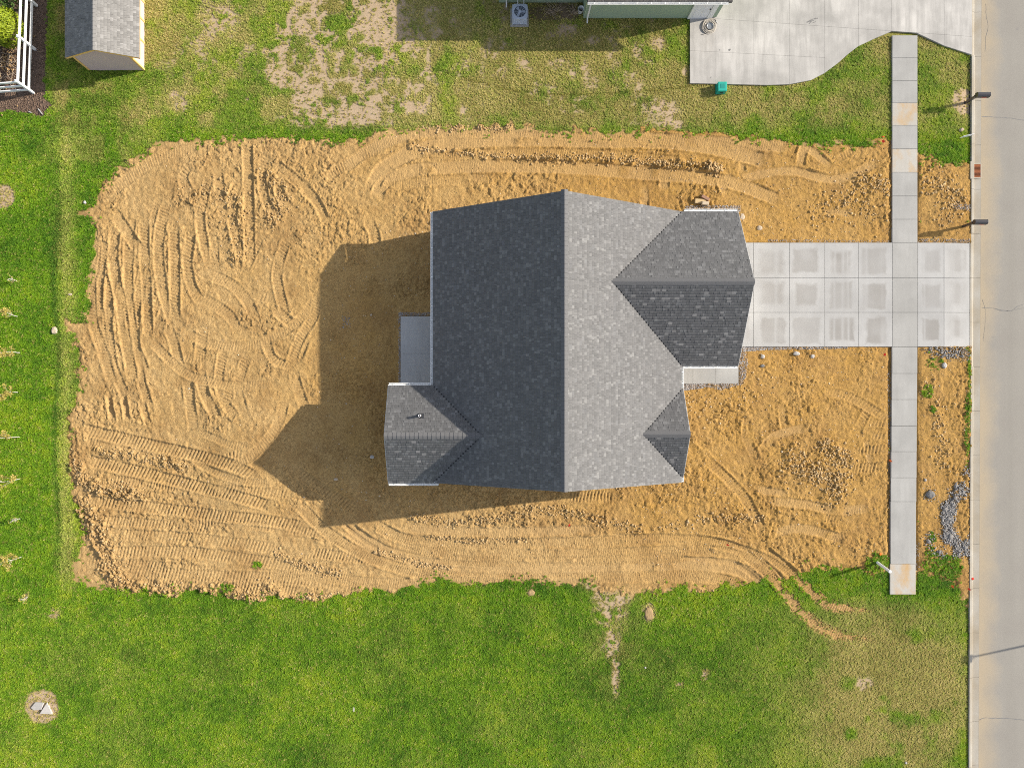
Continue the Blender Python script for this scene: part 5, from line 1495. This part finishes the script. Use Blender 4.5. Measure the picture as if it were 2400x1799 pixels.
# kerb inlet hood behind the grate
MB().cbox(kx(400)-.06,kx(400)+.135,Y(420),Y(379),-.1,.082,.01).obj('inlet_hood',M['kerb'],sdn)

# ------------------------------------------------------------------ utility box, hose, bucket, air conditioner
c=U(1690,207,.2); ub=empty('utility_box',(c[0],c[1],0)); tag(ub,'teal green plastic utility box at the edge of the older drive','utility box')
x,y=c[0],c[1]; w=.20; d_=.21
v=[(x-w-.03,y-d_-.03,-.02),(x+w+.03,y-d_-.03,-.02),(x+w+.03,y+d_+.03,-.02),(x-w-.03,y+d_+.03,-.02),(x-w,y-d_,.40),(x+w,y-d_,.40),(x+w,y+d_,.40),(x-w,y+d_,.40)]
mobj('body',v,[(0,1,5,4),(1,2,6,5),(2,3,7,6),(3,0,4,7),(4,5,6,7)],M['teal'],ub)
ld=MB().cbox(x-w-.02,x+w+.02,y-d_-.02,y+d_+.02,.40,.45,.02).obj('lid',M['teal'],ub)
sub(MB().box(x-.10,x+.11,y-.10,y+.12,.45,.456).obj('lid_panel',M['teal_dark']),ld)
MB().beam((x-.05,y-d_-.03,.2),(x+.1,y-d_-.03,.2),.02,.10).obj('latch',M['dark_metal'],ub)
c=U(1661,62,ZS); hs=empty('hose_coil',(c[0],c[1],ZS)); tag(hs,'coiled grey garden hose lying on the concrete below the side door','hose')
pts=[]; r_=random.Random(4)
for k in range(300):
    a=k/300*2*math.pi*8; rr_=.29+.05*math.sin(a*.37+1)+.03*math.sin(a*.11)+r_.uniform(-.003,.003); pts.append((c[0]+.03*math.sin(a*.19)+rr_*math.cos(a),c[1]+.03*math.cos(a*.23)+rr_*math.sin(a),ZS+.02+.05*k/300+.015*math.sin(a*1.7)))
pts+= [(c[0]+.10,c[1]+.33,ZS+.05),(c[0]+.24,c[1]+.38,ZS+.03),(c[0]+.36,c[1]+.30,ZS+.02),(c[0]+.38,c[1]+.24,ZS+.02)]
MB().tube(pts,.0155,6).obj('hose',M['hose'],hs,True)
MB().tube([pts[-1],(pts[-1][0]+.02,pts[-1][1]-.10,ZS+.02)],[.022,.014],8).obj('nozzle',M['metal_grey'],hs)
pt2=[(c[0]-.30,c[1]-.22,ZS+.02),(c[0]-.1,c[1]-.38,ZS+.016),(c[0]-.22,c[1]-.42,ZS+.016),(c[0]-.36,c[1]-.42,ZS+.016)]
MB().tube([tuple(U(p[0],p[1],ZS)) for p in ()] or pt2,.0155,6).obj('hose_end',M['hose'],hs,True)
b=MB(); nn=16
b.v=[(c[0]+.05+r1*math.cos(6.2832*k/nn),c[1]-.02+r1*math.sin(6.2832*k/nn),zz) for r1,zz in ((.16,ZS+.002),(.17,ZS+.07),(.155,ZS+.07),(.12,ZS+.03)) for k in range(nn)]
b.f=[(i*nn+k,i*nn+(k+1)%nn,(i+1)*nn+(k+1)%nn,(i+1)*nn+k) for i in range(3) for k in range(nn)]+[tuple(3*nn+k for k in range(nn))]
b.obj('reel_hub',M['metal_grey'],hs)
c=U(1361,24,.2); bk=empty('bucket',(c[0],c[1],0)); tag(bk,'white plastic bucket against the green wall corner','bucket')
b=MB(); b.v=[(c[0]+r1*math.cos(6.2832*k/nn),c[1]+r1*math.sin(6.2832*k/nn),zz) for r1,zz in ((.11,.0),(.145,.36),(.155,.36),(.155,.33),(.132,.355),(.10,.03)) for k in range(nn)]
b.f=[(i*nn+k,i*nn+(k+1)%nn,(i+1)*nn+(k+1)%nn,(i+1)*nn+k) for i in (0,1) for k in range(nn)]+[(1*nn+k,1*nn+(k+1)%nn,4*nn+(k+1)%nn,4*nn+k) for k in range(nn)]+[(4*nn+k,4*nn+(k+1)%nn,5*nn+(k+1)%nn,5*nn+k) for k in range(nn)]
b.obj('pail',M['pvc'],bk,True)
mobj('pail_bottom_shaded',[(c[0]+.10*math.cos(6.2832*k/nn),c[1]+.10*math.sin(6.2832*k/nn),.03) for k in range(nn)],[tuple(range(nn))],M['black'],bk)  # bottom painted black for the shade inside the white pail
MB().tube([(c[0]+.15*math.cos(a),c[1]-.15*abs(math.sin(a))-.01,.33-.12*math.sin(a)) for a in [math.pi*k/10 for k in range(11)]],.005,5).obj('handle',M['wire'],bk)
def ac_unit():
    cx_,cy_=1.43,18.90; w=.365; h=.66
    r=empty('air_conditioner',(cx_,cy_,0)); tag(r,'square blue-grey air conditioner with round fan grille against the green wall','air conditioner')
    MB().box(cx_-.45,cx_+.45,cy_-.45,cy_+.45,-.03,.05).obj('pad',M['old_concrete'],r)
    MB().box(cx_-w+.02,cx_+w-.02,cy_-w+.02,cy_+w-.02,.05,h-.02).obj('coil',M['ac_dark'],r)
    for k in range(14):
        zz=.10+k*.038
        if zz<h-.06: MB().cbox(cx_-w+.005,cx_+w-.005,cy_-w+.005,cy_+w-.005,zz,zz+.018,.006).obj('louvre',M['ac'],r)
    for sx in (-1,1):
        for sy in (-1,1): MB().box(cx_+sx*w-.03*(sx>0)-.0*(sx<0),cx_+sx*w+.03*(sx<0),cy_+sy*w-.03*(sy>0),cy_+sy*w+.03*(sy<0),.05,h-.03).obj('corner_post',M['ac'],r)
    n=32; b=MB(); ou=[]
    for k in range(n):
        a=2*math.pi*k/n; m=max(abs(math.cos(a)),abs(math.sin(a))); rad=min(1/m,1.27); ou.append((rad*math.cos(a)*w*1.02,rad*math.sin(a)*w*1.02))
    R=.285
    b.v=[(cx_+p[0],cy_+p[1],h-.03) for p in ou]+[(cx_+p[0],cy_+p[1],h+.015) for p in ou]+[(cx_+R*math.cos(2*math.pi*k/n),cy_+R*math.sin(2*math.pi*k/n),h+.025) for k in range(n)]+[(cx_+R*math.cos(2*math.pi*k/n),cy_+R*math.sin(2*math.pi*k/n),h-.08) for k in range(n)]
    b.f=[(i*n+k,i*n+(k+1)%n,(i+1)*n+(k+1)%n,(i+1)*n+k) for i in range(3) for k in range(n)]
    top=b.obj('top_panel',M['ac'],r)
    mobj('fan_well',[(cx_+R*math.cos(2*math.pi*k/n),cy_+R*math.sin(2*math.pi*k/n),h-.016) for k in range(n)],[tuple(range(n))],M['ac_dark'],r)
    for k in range(10):
        a=2*math.pi*k/10; MB().beam((cx_+.05*math.cos(a),cy_+.05*math.sin(a),h+.02),(cx_+R*math.cos(a),cy_+R*math.sin(a),h+.02),.010,.006).obj('grille_bar',M['ac'],r)
    for k in range(3):
        a=2*math.pi*k/3+.1; p=Vector((math.cos(a),math.sin(a),0)); s_=Vector((-p.y,p.x,0)); c0=Vector((cx_,cy_,h-.005))
        mobj('fan_blade',[c0+p*.05-s_*.03,c0+p*.25-s_*.09,c0+p*.25+s_*.06+Vector((0,0,-.004)),c0+p*.05+s_*.03],[(0,1,2,3)],M['ac'],r)
    MB().tube([(cx_,cy_,h-.01),(cx_,cy_,h+.028)],[.07,.06],14).obj('hub',M['ac'],r)
    for dx in (-.10,.20): MB().tube([(cx_+dx,cy_+w,.35),(cx_+dx,19.70,.40)],.022,8).obj('line_set',M['pvc'],r)
ac_unit()
def dry_plant(px,py,rad,label,seed):
    c=U(px,py); r=random.Random(seed); o=empty('dry_plant',(c[0],c[1],0)); tag(o,label,'dry plant','dead plants by the green wall')
    for k in range(34):
        a=r.uniform(0,6.28); L=rad*r.uniform(.4,1.1); t=r.uniform(.05,.35); x_,y_=c[0]+r.uniform(-.25,.25)*rad,c[1]+r.uniform(-.15,.15)*rad
        MB().tube([(x_,y_,.0),(x_+L*.5*math.cos(a),y_+L*.5*math.sin(a)*.7,.10+t*.6),(x_+L*math.cos(a+.3),y_+L*math.sin(a+.3)*.7,.06+t)],[.009,.008,.004],4).obj('stem',M['twig'],o)
dry_plant(1294,28,.72,'larger sprawl of dry stems between the air conditioner and the green wall',1); dry_plant(1342,30,.5,'smaller tuft of dry stems beside the white bucket',2)

# ------------------------------------------------------------------ fence, shrub, saplings
fc=(X(79),Y(218)); fe=empty('rail_fence',(fc[0],fc[1],0)); tag(fe,'white three-rail fence turning a corner round the mulched bed','fence')
posts=[(X(79),Y(218)),(X(83),Y(116.5)),(X(86.5),Y(14)),(X(90),Y(-90)),(X(94),Y(-195))]
wposts=[(X(79)-2.15,Y(218)-.16),(X(79)-4.3,Y(218)-.32)]
FH=1.5
for p in posts+wposts:
    b=MB().box(p[0]-.055,p[0]+.055,p[1]-.055,p[1]+.055,-.1,FH)
    po=b.obj('post',M['white'],fe)
    sub(MB().add([(p[0]-.07,p[1]-.07,FH),(p[0]+.07,p[1]-.07,FH),(p[0]+.07,p[1]+.07,FH),(p[0]-.07,p[1]+.07,FH),(p[0],p[1],FH+.06)],[(0,1,4),(1,2,4),(2,3,4),(3,0,4),(3,2,1,0)]).obj('post_cap',M['white']),po)
for ch_ in (posts,[posts[0]]+wposts):
    for p,q_ in zip(ch_[:-1],ch_[1:]):
        t=(Vector(q_)-Vector(p)).normalized()*.056
        for zz in (.42,.88,1.34):
            MB().beam((p[0]+t.x,p[1]+t.y,zz),(q_[0]-t.x,q_[1]-t.y,zz),.045,.15).obj('rail',M['white'],fe)
def leaf_cloud(n,center,rad,size,r,tone_up=True,shell=.55,lumps=9):
    V=[];F=[];T=[]
    L=[(r.gauss(0,1),r.gauss(0,1),r.gauss(0,1)) for _ in range(lumps)]
    L=[Vector(l).normalized() for l in L]
    for i in range(n):
        d=Vector((r.gauss(0,1),r.gauss(0,1),r.gauss(0,1))).normalized()
        if d.z<-.5: d.z=-d.z
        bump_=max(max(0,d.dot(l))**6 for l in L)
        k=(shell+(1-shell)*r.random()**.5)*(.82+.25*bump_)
        c=Vector((center[0]+d.x*rad[0]*k,center[1]+d.y*rad[1]*k,center[2]+d.z*rad[2]*k))
        nrm=(d+Vector((r.gauss(0,.5),r.gauss(0,.5),r.gauss(0,.5)))).normalized()
        a=nrm.cross(Vector((.3,.5,.8))).normalized(); b_=nrm.cross(a)
        s_=size*r.uniform(.6,1.3); j=len(V)
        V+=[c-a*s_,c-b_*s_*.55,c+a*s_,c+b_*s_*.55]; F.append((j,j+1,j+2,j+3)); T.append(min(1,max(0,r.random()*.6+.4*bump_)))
    return V,F,T
r_=random.Random(21); c=(X(6,.9),Y(64,.9),0.85)
sb=empty('shrub',(c[0],c[1],0)); tag(sb,'bright lime green rounded shrub inside the white fence corner','shrub')
V,F,T=leaf_cloud(5200,c,(.92,.95,.85),.06,r_,shell=.75,lumps=26); mobj('foliage',V,F,M['leaf_shrub'],sb,False,{'tone':T})
b=MB()
for k in range(7):
    a=r_.uniform(0,6.28); b=MB().tube([(c[0],c[1],-.05),(c[0]+.2*math.cos(a),c[1]+.2*math.sin(a),.5),(c[0]+.45*math.cos(a),c[1]+.45*math.sin(a),1.0)],[.03,.02,.01],6); b.obj('branch',M['twig'],sb)
c2=(X(-20,.5),Y(5,.5),.55); sb2=empty('shrub',(c2[0],c2[1],0)); tag(sb2,'dark green shrub cut by the top left corner of the view','shrub')
V,F,T=leaf_cloud(2600,c2,(1.5,1.1,.6),.06,r_,shell=.7); mobj('foliage',V,F,M['leaf_weed'],sb2,False,{'tone':T}); MB().tube([(c2[0],c2[1],-.05),(c2[0],c2[1],.6)],[.05,.02],6).obj('stem',M['twig'],sb2)
c=(X(14),Y(148)); bp=empty('brush_pile',(c[0],c[1],0)); tag(bp,'pile of dry twigs and leaves behind the fence rails','brush pile')
for k in range(46):
    a=r_.uniform(0,6.28); x_,y_=c[0]+r_.gauss(0,.45),c[1]+r_.gauss(0,.5); L=r_.uniform(.3,.8)
    MB().tube([(x_,y_,.03+r_.random()*.1),(x_+L*math.cos(a),y_+L*math.sin(a),.05+r_.random()*.2)],[.012,.006],4).obj('twig',M['twig'],bp)
ns=240; Q=np.stack([np.full(ns,c[0])+rng.normal(0,.5,ns),np.full(ns,c[1])+rng.normal(0,.7,ns),rng.uniform(.01,.1,ns)],axis=1)
M['dead_leaf']=clod_mat('dead_leaves',(.20,.12,.06),(.55,.36,.17)); tag(rocks('dead_leaves',Q,rng.uniform(.03,.07,ns),M['dead_leaf'],False,.15,bp),kind='stuff')
nm_=5200; qm=np.stack([rng.uniform(-60,120,nm_),rng.uniform(-40,275,nm_)],axis=1); qm=qm[sdf_poly(qm[:,0],qm[:,1],MULCH)>2]
Pm=np.stack([(qm[:,0]-NX)/PM,-(qm[:,1]-NY)/PM,np.full(len(qm),.015)],axis=1)
M['mulch_chip']=clod_mat('bark_chips',(.045,.028,.02),(.26,.18,.13))
tag(rocks('mulch_chips',Pm,rng.uniform(.02,.05,len(qm)),M['mulch_chip'],False,.35),'dark brown bark mulch filling the fenced bed','mulch',kind='stuff')
for (xa,ya,xb,yb,lb) in ((89,255,99,267,'longer pale wooden stake lying on the edge of the mulch bed'),(67,261,73,264,'short pale wooden stake lying on the edge of the mulch bed')):
    p,q_=U(xa,ya,.05),U(xb,yb,.05); tag(MB().beam((p[0],p[1],.04),(q_[0],q_[1],.05),.05,.025).beam((q_[0],q_[1],.05),(q_[0]+(q_[0]-p[0])*.18,q_[1]+(q_[1]-p[1])*.18,.05),.02,.02).obj('wooden_stake',M['white_stone']),lb,'stake','stakes by the mulch bed')
def sapling(px,py,h,leaves,label,seed,crown=.36):
    r=random.Random(seed); c=U(px,py); t=empty('sapling',(c[0],c[1],0)); tag(t,label,'sapling','saplings along the left lawn')
    lean=(r.uniform(-.12,.12),r.uniform(-.10,.10)); pt=lambda k:(c[0]+lean[0]*k*k*h+.02*math.sin(k*5+seed),c[1]+lean[1]*k*k*h+.02*math.cos(k*6+seed),h*k)
    MB().tube([(c[0],c[1],-.05)]+[pt(k/8) for k in range(1,9)],[.024]+[.022-.016*k/8 for k in range(1,9)],7).obj('trunk',M['bark'],t)
    tips=[]
    for k in range(11):
        s_=r.uniform(.28,.95); a=r.uniform(0,6.28); p=Vector(pt(s_)); L=crown*(1.25-s_*.6)*r.uniform(.7,1.15)
        m=p+Vector((math.cos(a)*L*.5,math.sin(a)*L*.5,L*.55)); e=p+Vector((math.cos(a)*L*.85,math.sin(a)*L*.85,L*1.2))
        MB().tube([p,m,e],[.009,.007,.004],5).obj('branch',M['bark'],t); tips+=[m,e,(m+e)/2,m*.3+e*.7]
    V=[];F=[];T=[]
    for i in range(leaves):
        p=r.choice(tips)+Vector((r.gauss(0,.055),r.gauss(0,.055),r.gauss(0,.05)))
        nrm=Vector((r.gauss(0,.7),r.gauss(0,.7),1)).normalized(); a=nrm.cross(Vector((r.random(),r.random(),.1))).normalized(); b_=nrm.cross(a); s_=r.uniform(.03,.05); j=len(V)
        V+=[p-a*s_,p-b_*s_*.6,p+a*s_,p+b_*s_*.6]; F.append((j,j+1,j+2,j+3)); T.append(r.random())
    if leaves: mobj('crown',V,F,M['leaf_young'],t,False,{'tone':T})
ords=['topmost','second','third','fourth','fifth','sixth and lowest']
for k,(px,py,h,n,cr) in enumerate(((43,741,1.25,90,.25),(48,826,1.75,150,.30),(42,919,1.8,190,.42),(47,1024,1.85,210,.42),(48,1122,1.9,220,.46),(53,1303,1.8,190,.40))):
    sapling(px,py,h,int(n*2.6),f'{ords[k]} yellow-leaved sapling in the row on the left lawn',k+40,cr)
sapling(41,658,.75,26,'small nearly leafless sapling at the top of the left row',60,.2); sapling(48,1215,.7,20,'small nearly leafless sapling between the two lowest leafy ones',61,.18); sapling(66,1398,.6,40,'low withered sapling beyond the end of the row',62,.2)

# ------------------------------------------------------------------ street lamp across the road (its shadow crosses the street)
lh=5.6; bx,by=X(2262)+lh*SUN_X,Y(1544)+lh*SUN_Y
la=empty('street_lamp',(bx,by,0)); tag(la,'slim street lamp across the road whose shadow crosses the street','street lamp')
MB().tube([(bx,by,-.05),(bx,by,.5),(bx,by,lh-.3)],[.09,.07,.045],10).obj('pole',M['dark_metal'],la)
MB().tube([(bx,by,lh-.32),(bx,by,lh-.25),(bx,by,lh+.05),(bx,by,lh+.18)],[.07,.17,.21,.03],12).obj('lantern',M['dark_metal'],la)
bpy.context.view_layer.update()
